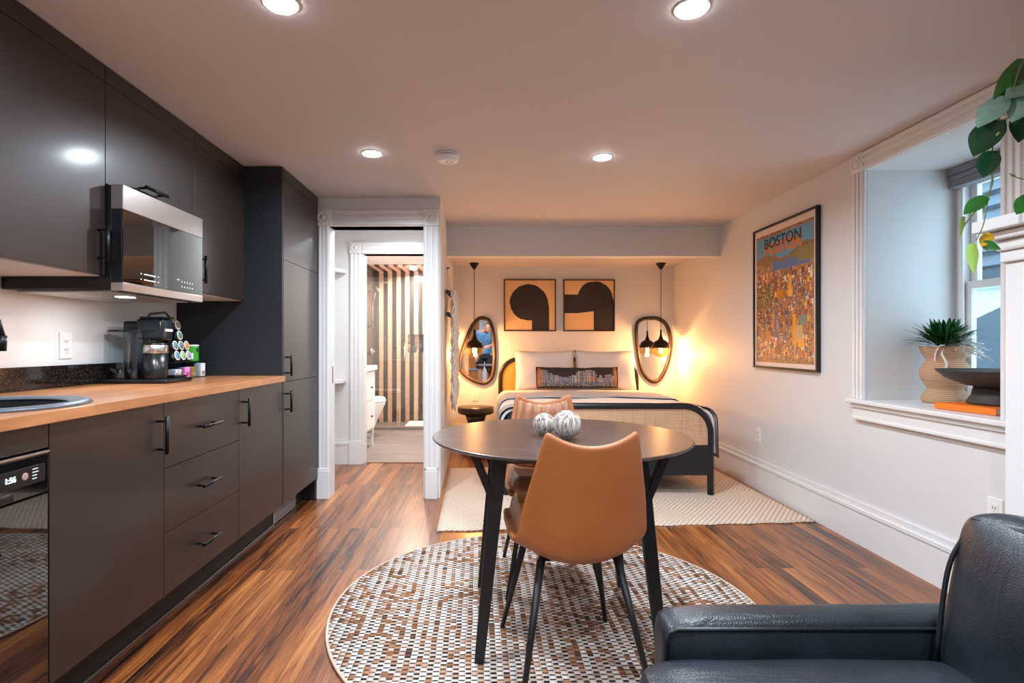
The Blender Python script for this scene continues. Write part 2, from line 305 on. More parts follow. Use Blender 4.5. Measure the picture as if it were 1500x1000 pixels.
# ---------------------------------------------------------------- geometry
class B:
    def __init__(s): s.bm = bmesh.new()
    def merge(s, b2, mi=0):
        mp = {v: s.bm.verts.new(v.co) for v in b2.verts}
        for f in b2.faces:
            try:
                nf = s.bm.faces.new([mp[v] for v in f.verts]); nf.material_index = mi; nf.smooth = f.smooth
            except ValueError: pass
        b2.free(); return s
    def box(s, x0, x1, y0, y1, z0, z1, bev=0, seg=2, mi=0, rot=None, smooth=False):
        b = bmesh.new(); bmesh.ops.create_cube(b, size=1)
        for v in b.verts: v.co = Vector(((x0+x1)/2+v.co.x*(x1-x0), (y0+y1)/2+v.co.y*(y1-y0), (z0+z1)/2+v.co.z*(z1-z0)))
        if bev: bmesh.ops.bevel(b, geom=b.edges[:], offset=min(bev, .49*min(abs(x1-x0), abs(y1-y0), abs(z1-z0))), segments=seg, profile=0.5, affect='EDGES')
        if rot:
            c, R = rot
            for v in b.verts: v.co = Vector(c)+R @ (v.co-Vector(c))
        if smooth or seg > 2:
            for f in b.faces: f.smooth = True
        return s.merge(b, mi)
    def sweep(s, pts, radii, n=12, mi=0, closed=False, cap=True, flat=1.0, up=None):
        pts = [Vector(p) for p in pts]; m = len(pts)
        if isinstance(radii, (int, float)): radii = [radii]*m
        rings = []; prev = None
        for i, p in enumerate(pts):
            if closed: t = pts[(i+1) % m]-pts[i-1]
            else: t = pts[min(i+1, m-1)]-pts[max(i-1, 0)]
            if t.length < 1e-9: t = Vector((0, 0, 1))
            t.normalize()
            if prev is None:
                a = Vector(up) if up else (Vector((0, 0, 1)) if abs(t.z) < .9 else Vector((1, 0, 0)))
                u = (a-t*a.dot(t)).normalized()
            else: u = (prev-t*prev.dot(t)).normalized()
            prev = u; w = t.cross(u)
            rings.append([s.bm.verts.new(p+(u*cos(2*pi*k/n)+w*sin(2*pi*k/n)*flat)*radii[i]) for k in range(n)])
        rr = list(zip(rings, rings[1:]))
        if closed: rr.append((rings[-1], rings[0]))
        for a, b in rr:
            for k in range(n):
                f = s.bm.faces.new((a[k], a[(k+1) % n], b[(k+1) % n], b[k])); f.smooth = True; f.material_index = mi
        if cap and not closed:
            for r, rev in ((rings[0], True), (rings[-1], False)):
                f = s.bm.faces.new(r[::-1] if rev else r); f.material_index = mi
        return s
    def cyl(s, p0, p1, r0, r1=None, n=20, mi=0): return s.sweep([p0, p1], [r0, r0 if r1 is None else r1], n, mi)
    def lathe(s, prof, c=(0, 0, 0), n=32, mi=0, R=None, wob=None):
        rings = []; c = Vector(c)
        for r, z in prof:
            if r < 1e-5: rings.append([s.bm.verts.new(c+((R @ Vector((0, 0, z))) if R else Vector((0, 0, z))))])
            else:
                rg = []
                for k in range(n):
                    rr = r*(wob(2*pi*k/n, z) if wob else 1)
                    v = Vector((rr*cos(2*pi*k/n), rr*sin(2*pi*k/n), z)); rg.append(s.bm.verts.new(c+(R @ v if R else v)))
                rings.append(rg)
        for a, b in zip(rings, rings[1:]):
            for k in range(n):
                k2 = (k+1) % n
                q = [a[0] if len(a) == 1 else a[k]] + ([] if len(a) == 1 else [a[k2]]) + ([b[0]] if len(b) == 1 else [b[k2], b[k]])
                if len(a) == 1 and len(b) == 1: continue
                f = s.bm.faces.new(q); f.smooth = True; f.material_index = mi
        return s
    def ball(s, c, r, n=16, mi=0):
        b = bmesh.new(); bmesh.ops.create_uvsphere(b, u_segments=n, v_segments=max(8, n*2//3), radius=1)
        if isinstance(r, (int, float)): r = (r, r, r)
        for v in b.verts: v.co = Vector((c[0]+v.co.x*r[0], c[1]+v.co.y*r[1], c[2]+v.co.z*r[2]))
        for f in b.faces: f.smooth = True
        return s.merge(b, mi)
    def prism(s, poly, a, b, axis='z', mi=0):
        def P(u, v, w):
            return {'z': (u, v, w), 'y': (u, w, v), 'x': (w, u, v)}[axis]
        lo = [s.bm.verts.new(P(u, v, a)) for u, v in poly]; hi = [s.bm.verts.new(P(u, v, b)) for u, v in poly]
        n = len(poly)
        for f in (lo[::-1], hi): s.bm.faces.new(f).material_index = mi
        for i in range(n): s.bm.faces.new((lo[i], lo[(i+1) % n], hi[(i+1) % n], hi[i])).material_index = mi
        return s
    def grid(s, nu, nv, fn, mi=0, closed_u=False):
        vs = [[s.bm.verts.new(fn(i/nu if closed_u else i/(nu-1), j/(nv-1))) for i in range(nu)] for j in range(nv)]
        for j in range(nv-1):
            for i in range(nu if closed_u else nu-1):
                f = s.bm.faces.new((vs[j][i], vs[j][(i+1) % nu], vs[j+1][(i+1) % nu], vs[j+1][i])); f.smooth = True; f.material_index = mi
        return s
    def xf(s, Mx):
        bmesh.ops.transform(s.bm, matrix=Mx, verts=s.bm.verts); return s

def tagp(o, label=None, cat=None, group=None, kind=None):
    for k, v in (('label', label), ('category', cat), ('group', group), ('kind', kind)):
        if v: o[k] = v
    return o
def wl(o):
    v = Vector((0, 0, 0))
    while o: v += o.location; o = o.parent
    return v
def thing(name, label, cat, loc=(0, 0, 0), group=None, rz=0):
    o = bpy.data.objects.new(name, None); o.empty_display_size = 0.05; o.location = loc; o.rotation_euler.z = rz; COL.objects.link(o)
    return tagp(o, label, cat, group)
def part(name, b, mats, parent, label=None, kind=None, local=False):
    bm = b.bm; bmesh.ops.recalc_face_normals(bm, faces=bm.faces)
    if not local and parent: bmesh.ops.translate(bm, vec=-wl(parent), verts=bm.verts)
    me = bpy.data.meshes.new(name); bm.to_mesh(me); bm.free()
    for m in (mats if isinstance(mats, (list, tuple)) else [mats]): me.materials.append(m)
    o = bpy.data.objects.new(name, me); COL.objects.link(o)
    if parent: o.parent = parent
    return tagp(o, label, None, None, kind)
def one(name, b, mats, label, cat, group=None, kind=None):
    bm = b.bm; xs = [v.co for v in bm.verts]
    c = Vector(((min(v.x for v in xs)+max(v.x for v in xs))/2, (min(v.y for v in xs)+max(v.y for v in xs))/2, min(v.z for v in xs)))
    bmesh.ops.translate(bm, vec=-c, verts=bm.verts)
    o = part(name, b, mats, None, local=True); o.location = c
    return tagp(o, label, cat, group, kind)
def struct(name, b, mats, parent=None):
    o = part(name, b, mats, parent)
    if not parent: o['kind'] = 'structure'
    return o
def mod(o, t, **kw):
    m = o.modifiers.new(t.lower(), t)
    for k, v in kw.items(): setattr(m, k, v)
    return o
def copy_tree(o, parent=None):
    c = o.copy(); COL.objects.link(c); c.parent = parent
    for ch in list(o.children): copy_tree(ch, c)
    return c
def text(name, s, size, mat, parent, loc, rot, ext=0.0006, sx=1.0, bold=0):
    cu = bpy.data.curves.new(name, 'FONT'); cu.body = s; cu.size = size; cu.extrude = ext; cu.align_x = 'CENTER'; cu.align_y = 'CENTER'; cu.offset = bold
    t = bpy.data.objects.new(name+'_t', cu); COL.objects.link(t)
    bpy.context.view_layer.update()
    me = bpy.data.meshes.new_from_object(t.evaluated_get(bpy.context.evaluated_depsgraph_get()))
    bpy.data.objects.remove(t); me.transform(Matrix.Diagonal((sx, 1, 1, 1)))
    me.materials.clear(); me.materials.append(mat)
    o = bpy.data.objects.new(name, me); COL.objects.link(o); o.parent = parent
    o.location = Vector(loc)-(wl(parent) if parent else Vector((0, 0, 0))); o.rotation_euler = rot
    return o
def P(px, py, s):  # point seen at pixel px,py at scale s (pixels per metre)
    return Vector(((px-VX)/s, F/s, CAMZ-(py-VY)/s))
DOWN_W=12.5; PEND_W=17.0; HALL_E=.6; BATH_E=1.7; SKY=3.5; EXPO=1.0
H = 2.175; XL = -1.86; XR = 2.075; YB = 6.26; YR = -2.7
# ================================================================ SETTING
struct('floor', B().box(-1.95, 2.2, YR-.1, 4.12, -.06, 0).box(-1.75, -.42, 4.12, 5.28, -.06, 0).box(-.42, 2.2, 4.12, 6.36, -.06, 0), FL)
struct('floor_bathroom', B().box(-1.75, -.42, 5.28, 8.18, -.06, 0), TFL)
struct('ceiling', B().box(-2.0, 2.75, YR-.1, 8.2, H, H+.06), CE)
struct('ceiling_alcove', B().box(-.42, XR+.05, 5.13, YB+.05, 1.985, H), CE)
struct('trim_1', B().prism([(-.40, 5.015), (XR+.02, 5.015), (XR+.02, 5.13), (-.40, 5.13)], 1.905, H), W)
struct('wall_left', B().box(XL-.12, XL, YR-.1, 4.19, 0, H), WB)
struct('wall_back', B().box(-.42, XR+.6, YB, YB+.1, 0, H), W)
struct('wall_rear', B().box(XL-.12, XR+.6, YR-.1, YR, 0, H), W)
WY0, WY1, WZ0, WZ1 = 2.25, 3.07, .79, 2.067
struct('wall_right', B().box(XR, 2.64, YR, WY0, 0, H).box(XR, 2.64, WY1, YB+.1, 0, H).box(XR, 2.64, WY0, WY1, 0, WZ0).box(XR, 2.64, WY0, WY1, WZ1, H), W)
struct('wall_front', B().box(XL, -1.154, 4.06, 4.19, 0, H).box(-1.154, -.474, 4.06, 4.19, 1.968, H)
       .prism([(-.474, 4.06), (-.352, 4.06), (-.375, 5.0), (-.40, YB), (-.40, 8.18), (-.474, 8.18)], 0, H), W)
struct('wall_hall', B().box(-1.75, -1.6, 4.19, 5.22, 0, H).box(-1.75, -1.165, 5.22, 5.34, 0, H).box(-1.165, -.474, 5.22, 5.34, 1.957, H), W)
struct('wall_bathroom', B().box(-1.75, -1.64, 5.34, 7.4, 0, H), W)
struct('wall_shower', B().box(-1.75, -1.64, 7.4, 8.08, 0, H).box(-1.75, -1.17, 8.08, 8.18, 0, H).box(-1.17, -.474, 8.08, 8.18, 0, 1.0).box(-1.17, -.474, 8.08, 8.18, 1.26, H)
       .box(-1.17, -.474, 8.16, 8.18, 1.0, 1.26).box(-1.70, -.474, 7.42, 8.08, H-.012, H-.001), STRIPE)

def rosette(b, x, y, z, w, ax='y', d=.03):
    """raised corner block with a turned bullseye, facing -Y or -X"""
    h = w/2
    R = Matrix.Rotation(pi/2, 3, 'X') if ax == 'y' else Matrix.Rotation(-pi/2, 3, 'Y')
    if ax == 'y': b.box(x-h, x+h, y-d, y, z-h, z+h, .003); c = (x, y-d, z)
    else: b.box(x-d, x, y-h, y+h, z-h, z+h, .003); c = (x-d, y, z)
    r = w*.36
    b.lathe([(r, 0), (r, .007), (r*.82, .008), (r*.74, .002), (r*.5, .002), (r*.42, .008), (0, .011)], c, 24, R=R)
    return b
def fluted(b, u0, u1, z0, z1, f, ax='y', d=.016, horiz=False):
    """casing board with two flutes; u along the wall, f the wall plane"""
    def bx(a, c, e, g, dd):
        if ax == 'y': b.box(a, c, f-dd, f, e, g, .002)
        else: b.box(f-dd, f, a, c, e, g, .002)
    if not horiz:
        w = u1-u0; bx(u0, u1, z0, z1, d)
        for k in (0, 1, 2): bx(u0+w*(.06+.34*k), u0+w*(.26+.34*k), z0, z1, d+.008)
    else:
        w = z1-z0; bx(u0, u1, z0, z1, d)
        for k in (0, 1, 2): bx(u0, u1, z0+w*(.06+.34*k), z0+w*(.26+.34*k), d+.008)
    return b
def doorway(name, xl0, xl1, xr0, xr1, ytop, wy, depth, blk, jl, jr):
    root = bpy.data.objects.new(name, None); root.location = ((xl1+xr0)/2, wy, 0); COL.objects.link(root); root['kind'] = 'structure'
    w = xl1-xl0
    fl = B(); fluted(fl, xl0+.004, xl1-.002, .22, ytop, wy); part('side_casing', fl, TR, root)
    fl = B(); fluted(fl, xr0+.002, xr1-.004, .22, ytop, wy); part('side_casing', fl, TR, root)
    fl = B(); fluted(fl, xl1, xr0, ytop, ytop+blk, wy, horiz=True); part('head_casing', fl, TR, root)
    for x in ((xl0+xl1)/2, (xr0+xr1)/2):
        part('corner_block', rosette(B(), x, wy, ytop+blk/2, blk), TR, root)
        part('plinth_block', B().box(x-w/2-.004, x+w/2+.004, wy-.034, wy, 0, .205, .003).box(x-w/2, x+w/2, wy-.028, wy, .205, .222, .004), TR, root)
    part('jamb', B().box(jl-.02, jl, wy, wy+depth, 0, ytop).box(jr, jr+.02, wy, wy+depth, 0, ytop).box(jl-.02, jr+.02, wy, wy+depth, ytop-.0, ytop+.02), TR, root)
    return root
d1 = doorway('door_1', -1.235, -1.154, -.474, -.356, 1.968, 4.059, .135, .119, -1.1545, -.4735)
part('strike_plate', B().box(-1.1545, -1.152, 4.13, 4.145, .83, .95, .0005), BLK, d1)
d2 = doorway('door_2', -1.294, -1.182, -.53, -.476, 1.957, 5.219, .125, .108, -1.1645, -.4745)
def baseb(b, pts, h=.205, side=1, t=.016):
    """baseboard with a stepped moulded cap along a wall line"""
    for (x0, y0), (x1, y1) in zip(pts, pts[1:]):
        d = Vector((x1-x0, y1-y0, 0)); n = Vector((-d.y, d.x, 0)).normalized()*side
        for t0, z0, z1 in ((t, 0, h*.78), (t+.006, h*.78, h*.86), (t*.7, h*.86, h)):
            b.prism([(x0, y0), (x1, y1), (x1+n.x*t0, y1+n.y*t0), (x0+n.x*t0, y0+n.y*t0)], z0, z1)
    return b
struct('baseboard_right', baseb(B(), [(XR-.001, YB), (XR-.001, 1.995)], .235, -1, .018), TR)
struct('baseboard_alcove', baseb(B(), [(-.352, 4.062), (-.374, 5.0), (-.399, YB)], .225, 1, .014), TR)
struct('baseboard_back', baseb(B(), [(-.38, YB-.001), (XR-.02, YB-.001)], .225, -1, .014), TR)
struct('baseboard_hall', baseb(B(), [(-1.6, 5.219), (-1.296, 5.219)], .235, -1, .014), TR)
struct('trim_2', B().box(-.474, -.42, 5.2, 5.30, 0, .004).box(-1.15, -.474, 5.262, 5.298, 0.0, .008, .002), M('threshold_wood', '8a6a58', .5, bmp=.05))

# ---- window in the deep reveal
win = bpy.data.objects.new('window_1', None); win.location = (XR, (WY0+WY1)/2, WZ0); COL.objects.link(win); win['kind'] = 'structure'
part('side_casing', fluted(B(), WY1, WY1+.095, .81, WZ1, XR-.001, 'x'), TR, win)
part('side_casing', fluted(B(), WY0-.095, WY0, .81, WZ1, XR-.001, 'x'), TR, win)
part('head_casing', fluted(B(), WY0, WY1, WZ1, H-.001, XR-.001, 'x', horiz=True), TR, win)
for y in (WY1+.05, WY0-.05): part('corner_block', rosette(B(), XR-.001, y, WZ1+.053, .105, 'x', .026), TR, win)
part('window_sill', B().box(XR-.001, 2.56, WY0+.001, WY1-.001, .7905, .81).box(2.02, XR-.001, WY0-.13, WY1+.11, .786, .81, .006), TR, win)
part('apron', B().box(2.053, XR-.001, WY0-.1, WY1+.085, .70, .785, .002).box(2.040, XR-.001, WY0-.11, WY1+.095, .762, .785, .005).box(2.046, XR-.001, WY0-.1, WY1+.085, .695, .712, .004), TR, win)
fx0, fx1 = 2.56, 2.635
part('window_frame', B().box(fx0, fx1, WY0+.002, WY0+.045, .81, 2.065).box(fx0, fx1, WY1-.045, WY1-.002, .81, 2.065).box(fx0, fx1, WY0+.045, WY1-.045, 2.01, 2.065).box(fx0, fx1, WY0+.045, WY1-.045, .81, .84)
     .box(fx0-.012, fx0, WY1-.06, WY1-.03, .81, 2.065, .002).box(fx0-.012, fx0, WY0+.03, WY0+.06, .81, 2.065, .002), TR, win)
def sash(nm, x, z0, z1):
    y0, y1 = WY0+.046, WY1-.046; w = .04
    o = part(nm, B().box(x, x+.028, y0, y0+w, z0, z1, .002).box(x, x+.028, y1-w, y1, z0, z1, .002).box(x, x+.028, y0+w, y1-w, z0, z0+w, .002).box(x, x+.028, y0+w, y1-w, z1-w, z1, .002), TR, win)
    part('pane', B().box(x+.012, x+.016, y0+w, y1-w, z0+w, z1-w), CLR, o)
sash('lower_sash', 2.572, .841, 1.45); sash('upper_sash', 2.603, 1.412, 2.008)
o = one('cellular_shade', B().box(2.50, 2.556, WY0+.01, WY1-.012, 2.03, 2.064, .003).box(2.508, 2.552, WY0+.012, WY1-.014, 2.0, 2.03, .008).box(2.512, 2.55, WY0+.012, WY1-.014, 1.972, 2.0, .006).box(2.505, 2.555, WY0+.012, WY1-.014, 1.957, 1.972, .003), GREYD,
        'grey raised window shade bunched at the top of the window recess', 'window shade')
# outside the window
one('siding_wall', B().box(3.9, 4.0, 0, 7.5, -.5, 3.2).box(3.86, 3.9, 0, 7.5, 1.55, 1.6, .01).box(3.86, 3.9, 4.05, 4.1, -.5, 3.2, .01), M('pale_siding', 'dfe8ea', .7, bmp=.05),
    'pale painted wall across the light well outside the window', 'wall', kind=None)
lv = thing('louvered_shutter', 'dark slatted shutter high outside the window', 'shutter', (3.82, 4.2, 1.62))
part('frame', B().box(3.80, 3.85, 3.55, 3.62, 1.62, 3.0).box(3.80, 3.85, 4.78, 4.85, 1.62, 3.0).box(3.80, 3.85, 3.62, 4.78, 1.62, 1.68).box(3.80, 3.85, 3.62, 4.78, 2.94, 3.0), M('slate_paint', '2c3b4a', .5, bmp=.02), lv)
sl = B()
for k in range(11): sl.box(3.80, 3.84, 3.62, 4.78, 1.70+k*.113, 1.79+k*.113, .004, rot=((3.82, 4.2, 1.74+k*.113), Matrix.Rotation(radians(22), 3, 'Y')))
part('slats', sl, M('slate_slats', '4a5a68', .5, bmp=.02), lv)
one('stair_side', B().prism([(2.9, -.4), (6.8, -.4), (6.8, .25), (3.9, 1.32), (2.9, 1.68)], 3.45, 3.6, 'x'), M('grey_stucco', '55646e', .8, var=.15, bmp=.2), 'sloping blue-grey stair wall low outside the window', 'stair')

# ---- fireplace mantel at right
mt = thing('fireplace_mantel', 'white painted mantel surround with moulded shelf beside the window', 'mantel', (1.95, 1.3, 0))
part('surround', B().box(1.83, XR-.002, .5, 1.985, 0, 1.40, .003), TR, mt)
part('shelf', B().box(1.74, XR-.002, .42, 2.02, 1.508, 1.55, .004), TR, mt)
part('bed_moulding', B().box(1.775, XR-.002, .45, 2.005, 1.478, 1.507, .008).box(1.80, XR-.002, .47, 1.995, 1.44, 1.478, .01).box(1.815, XR-.002, .48, 1.99, 1.40, 1.44, .006), TR, mt)

# ================================================================ KITCHEN
XF = -1.23
def vhandle(nm, x, y, z, ln, par):
    b = B().cyl((x+.035, y, z-ln/2), (x+.035, y, z+ln/2), .0072, n=12)
    for s in (-1, 1): b.cyl((x, y, z+s*(ln/2-.018)), (x+.036, y, z+s*(ln/2-.018)), .005, n=8)
    return part(nm, b, BLK, par)
def hhandle(nm, x, y, z, ln, par):
    b = B().cyl((x+.035, y-ln/2, z), (x+.035, y+ln/2, z), .0072, n=12)
    for s in (-1, 1): b.cyl((x, y+s*(ln/2-.018), z), (x+.036, y+s*(ln/2-.018), z), .005, n=8)
    return part(nm, b, BLK, par)
def front(nm, y0, y1, z0, z1, par, x=XF, t=.018):
    return part(nm, B().box(x-t, x, y0+.0015, y1-.0015, z0+.0015, z1-.0015, .0012), CAB, par)
BT = .155; CT = .893
def base(y0, y1, label):
    r = thing('base_cabinet', label, 'cabinet', ((XL+XF)/2, (y0+y1)/2, 0), 'dark base cabinets under the worktop')
    part('body', B().box(XL+.002, XF-.02, y0+.001, y1-.001, BT, CT-.001), CAB, r)
    part('toe_kick', B().box(-1.37, -1.33, y0, y1, 0, BT), TOE, r)
    return r
c = base(1.566, 2.119, 'dark base cabinet with one wide door beside the dishwasher')
d = front('door', 1.566, 2.119, BT, CT, c); vhandle('handle', XF, 2.08, .774, .14, d)
c = base(2.119, 2.755, 'dark base cabinet with three stacked drawers')
for z0, z1, hz in ((.64, CT, .766), (.393, .64, .517), (BT, .393, .271)):
    d = front('drawer', 2.119, 2.755, z0, z1, c); hhandle('handle', XF, 2.43, hz, .165, d)
c = base(2.755, 3.331, 'dark base cabinet with one door between the drawers and tall cabinet')
d = front('door', 2.755, 3.331, BT, CT, c); vhandle('handle', XF, 2.795, .774, .14, d)
# dishwasher
dw = thing('dishwasher', 'black glossy dishwasher with lit display under the worktop', 'dishwasher', (-1.55, 1.26, 0))
part('body', B().box(XL+.01, XF-.03, .958, 1.563, .10, .86), BLKP, dw)
part('toe_kick', B().box(-1.37, -1.33, .958, 1.566, 0, BT), TOE, dw)
part('filler_panel', B().box(XF-.018, XF, .958, 1.564, .825, CT-.002, .001), CAB, dw)
dr = part('door', B().box(XF-.03, XF+.002, .96, 1.561, .16, .70, .003), BGL, dw)
cp = part('control_panel', B().box(XF-.03, XF+.004, .96, 1.561, .703, .812, .004), BGL, dw)
part('trim_strip', B().box(XF-.01, XF+.006, .96, 1.561, .812, .818, .001), STEEL, dw)
part('display_window', B().box(XF+.004, XF+.0055, 1.0, 1.545, .737, .785, .0005), BLKP, cp)
part('pocket_handle', B().box(XF+.004, XF+.010, 1.1, 1.44, .707, .726, .003), BLKP, cp)
RX = (pi/2, 0, pi/2)
text('display_digits', '1:56', .020, DISP, cp, (XF+.0062, 1.432, .762), RX)
part('start_button', B().lathe([(.010, 0), (.010, .0012), (.007, .0015), (0, .0015)], (XF+.0055, 1.478, .762), 20, R=Matrix.Rotation(pi/2, 3, 'Y')), M('button_ring', 'a08078', .4, bmp=.01), cp)
mk = B()
for k, w in enumerate((.018, .020, .014, .014)): mk.box(XF+.0055, XF+.0062, 1.502, 1.502+w, .775-k*.0085, .7775-k*.0085)
part('indicator_marks', mk, MARK, cp)
# tall cabinet
tc = thing('tall_pantry_cabinet', 'tall dark pantry cabinet reaching the ceiling beside the doorway', 'cabinet', (-1.545, 3.68, 0))
part('body', B().box(XL+.002, XF-.02, 3.3515, 4.03, BT, 2.172).box(XL+.002, XF-.001, 3.333, 3.351, BT, 2.172), CABD, tc)
part('toe_kick', B().box(-1.37, -1.33, 3.333, 4.03, 0, BT), TOE, tc)
d = front('door', 3.352, 4.03, BT, .886, tc); vhandle('handle', XF, 3.39, .768, .13, d)
d = front('door', 3.352, 4.03, .886, 1.622, tc); vhandle('handle', XF, 3.39, .988, .13, d)
front('door', 3.352, 4.03, 1.622, 2.107, tc); front('filler_panel', 3.352, 4.03, 2.107, 2.172, tc)
part('end_filler', B().box(-1.329, -1.242, 4.0, 4.022, .0, BT-.002), TOE, tc)
vg = B().box(-1.329, -1.325, 3.45, 3.84, .006, .088, .001)
for i in range(26):
    for j in range(5): vg.box(-1.325, -1.3235, 3.458+i*.0146+(j % 2)*.005, 3.466+i*.0146+(j % 2)*.005, .014+j*.0145, .022+j*.0145, mi=1)
one('toe_kick_vent', vg, [M('pale_vent_metal', 'cfc6c0', .4, metal=.3, bmp=.02), BLKP], 'perforated metal vent grille in the toe kick of the tall cabinet', 'vent')
one('toe_strip', B().box(-1.3285, -1.318, .958, 3.44, .0005, .010, .002), STEEL, 'thin metal strip along the floor under the base cabinets', 'trim strip')
# worktop
wt = thing('worktop', 'long butcher block worktop on the dark base cabinets', 'worktop', (-1.535, 2.14, CT))
top = part('top', B().box(XL+.001, -1.21, .95, 3.331, CT, .927, .002), BUT, wt)
cut = part('cut', B().cyl((-1.51, 1.67, .897), (-1.51, 1.67, 1.0), .216, n=64), BUT, None)
mb = top.modifiers.new('b', 'BOOLEAN'); mb.object = cut; mb.operation = 'DIFFERENCE'; mb.solver = 'EXACT'
bpy.context.view_layer.update(); nm_ = bpy.data.meshes.new_from_object(top.evaluated_get(bpy.context.evaluated_depsgraph_get()))
top.modifiers.clear(); top.data = nm_; bpy.data.objects.remove(cut)
one('backsplash_strip', B().box(XL+.001, XL+.018, .95, 3.331, .928, 1.022, .001), GRAN, 'polished dark granite upstand behind the butcher block worktop', 'backsplash')
# sink
sk = thing('round_sink', 'dark round sink set into the wooden worktop', 'sink', (-1.51, 1.67, .927))
part('rim', B().lathe([(.206, .0015), (.212, .006), (.235, .011), (.262, .009), (.270, .0012), (.206, .0012)], (-1.51, 1.67, .927), 64), M('sink_granite', '5a6068', .3, bmp=.1, bscale=400), sk)
part('basin', B().lathe([(.212, .0008), (.205, -.012), (.19, -.024), (.12, -.0275), (0, -.0285)], (-1.51, 1.67, .927), 64), M('sink_bowl_dark', '14171a', .3, bmp=.1, bscale=400), sk)
part('drain', B().lathe([(.03, 0), (.03, .004), (.02, .004), (.018, .001), (0, .001)], (-1.51, 1.67, .8995), 20), CHROME, sk)
fc = thing('faucet', 'dark arched faucet at the edge of the sink', 'faucet', (-1.80, 1.68, .928))
part('base', B().cyl((-1.812, 1.68, .928), (-1.812, 1.68, .95), .024, .02), BLK, fc)
part('spout', B().sweep([(-1.812, 1.68, .945), (-1.812, 1.68, 1.12), (-1.79, 1.69, 1.19), (-1.74, 1.71, 1.235), (-1.68, 1.74, 1.245), (-1.615, 1.77, 1.225), (-1.575, 1.79, 1.185), (-1.565, 1.795, 1.13)], [.013]*7+[.014], 12).cyl((-1.565, 1.795, 1.14), (-1.565, 1.795, 1.09), .017, .015, 14), BLK, fc)
part('lever', B().cyl((-1.80, 1.70, .99), (-1.79, 1.76, 1.02), .006), BLK, fc)
# upper cabinets
XU = -1.455; UZ = 1.373
def upper(y0, y1, z0, label, body_x1=None):
    r = thing('wall_cabinet', label, 'cabinet', ((XL+XU)/2, (y0+y1)/2, z0), 'dark wall cabinets')
    part('body', B().box(XL+.002, XU-.02, y0+.001, y1-.001, z0+.002, 2.172), [CAB], r)
    part('underside', B().box(XL+.002, XU-.02, y0+.001, y1-.001, z0-.003, z0+.0015), M('cabinet_underside', 'd2cbc6', .5, bmp=.02), r)
    return r
u = upper(1.50, 2.124, UZ, 'left dark wall cabinet mirroring a ceiling light'); d = front('door', 1.50, 2.124, UZ, 2.107, u, XU); front('filler_panel', 1.50, 2.124, 2.107, 2.172, u, XU)
vhandle('handle', XU, 2.085, 1.487, .14, d)
u = upper(2.124, 2.77, 1.722, 'short dark wall cabinet directly above the microwave'); d = front('door', 2.124, 2.77, 1.722, 2.107, u, XU); front('filler_panel', 2.124, 2.77, 2.107, 2.172, u, XU)
hhandle('handle', XU, 2.40, 1.765, .16, d)
u = upper(2.77, 3.331, UZ, 'dark wall cabinet between the microwave and tall pantry cabinet'); d = front('door', 2.77, 3.331, UZ, 2.107, u, XU); front('filler_panel', 2.77, 3.331, 2.107, 2.172, u, XU)
vhandle('handle', XU, 2.81, 1.487, .14, d)
# microwave
MX = -1.39; m0, m1, mz0, mz1 = 2.127, 2.717, 1.317, 1.719
mw = thing('microwave', 'black and steel microwave hood mounted under the short wall cabinet', 'microwave', (-1.62, 2.42, mz0))
part('body', B().box(XL+.004, MX-.045, m0+.003, m1, mz0+.005, mz1, .003), BLKP, mw)
dr = part('door', B().box(MX-.044, MX-.004, m0, m1, mz0, mz1, .002), BLKP, mw)
part('glass', B().box(MX-.004, MX, m0, m1, mz0+.032, mz1-.093, .001), BGL, dr)
part('top_band', B().box(MX-.046, MX+.001, m0-.001, m1+.001, mz1-.092, mz1+.001, .002), STEEL, mw)
part('bottom_band', B().box(MX-.046, MX+.001, m0-.001, m1+.001, mz0-.001, mz0+.031, .002), STEEL, mw)
mk = B()
for r in range(2):
    for y0_, y1_ in ((2.235, 2.241), (2.256, 2.338), (2.35, 2.358)):
        mk = B(); y = y0_
        while y < y1_-.003: mk.box(MX+.0002, MX+.001, y, min(y+.012, y1_), 1.392-r*.022, 1.397-r*.022); y += .0135
        part('function_mark', mk, MARK, dr)
mk = B()
for r in range(2):
    for k in range(5): mk.box(MX+.0002, MX+.001, 2.532+k*.022, 2.538+k*.022, 1.392-r*.022, 1.398-r*.022)
part('keypad_marks', mk, MARK, dr)
part('clock_mark', B().box(MX+.0002, MX+.001, 2.495, 2.515, 1.400, 1.404), MARK, dr)
ug = part('underside_panel', B().box(XL+.05, MX-.06, m0+.02, m1-.02, mz0-.004, mz0+.004, .002), M('hood_underside', '9a9894', .35, metal=.6, bmp=.02), mw)
part('hood_lamp', B().box(-1.57, -1.52, 2.35, 2.41, mz0-.006, mz0-.004, .0005), HOODL, ug, 'lit lamp'); part('grease_filter', B().box(-1.80, -1.62, 2.16, 2.66, mz0-.0055, mz0-.004, .0005), STEEL, ug)
hl = bpy.data.lights.new('hood_beam', 'AREA'); hl.size = .06; hl.energy = 1.3; hl.color = (.85, .93, 1.0); ho = bpy.data.objects.new('hood_beam', hl); ho.location = (-1.545, 2.38, mz0-.009); COL.objects.link(ho)
vb = B()
for k in range(14): vb.box(MX-.04, MX-.012, m0+.03+k*.04, m0+.055+k*.04, mz0-.004, mz0-.001)
part('vent_slots', vb, BLKP, mw)
part('vent_bracket', B().sweep([(-1.845, m0+.001, 1.36), (-1.80, m0+.001, 1.332), (-1.845, m0+.001, 1.332)], .003, 6, closed=True), BLK, mw)
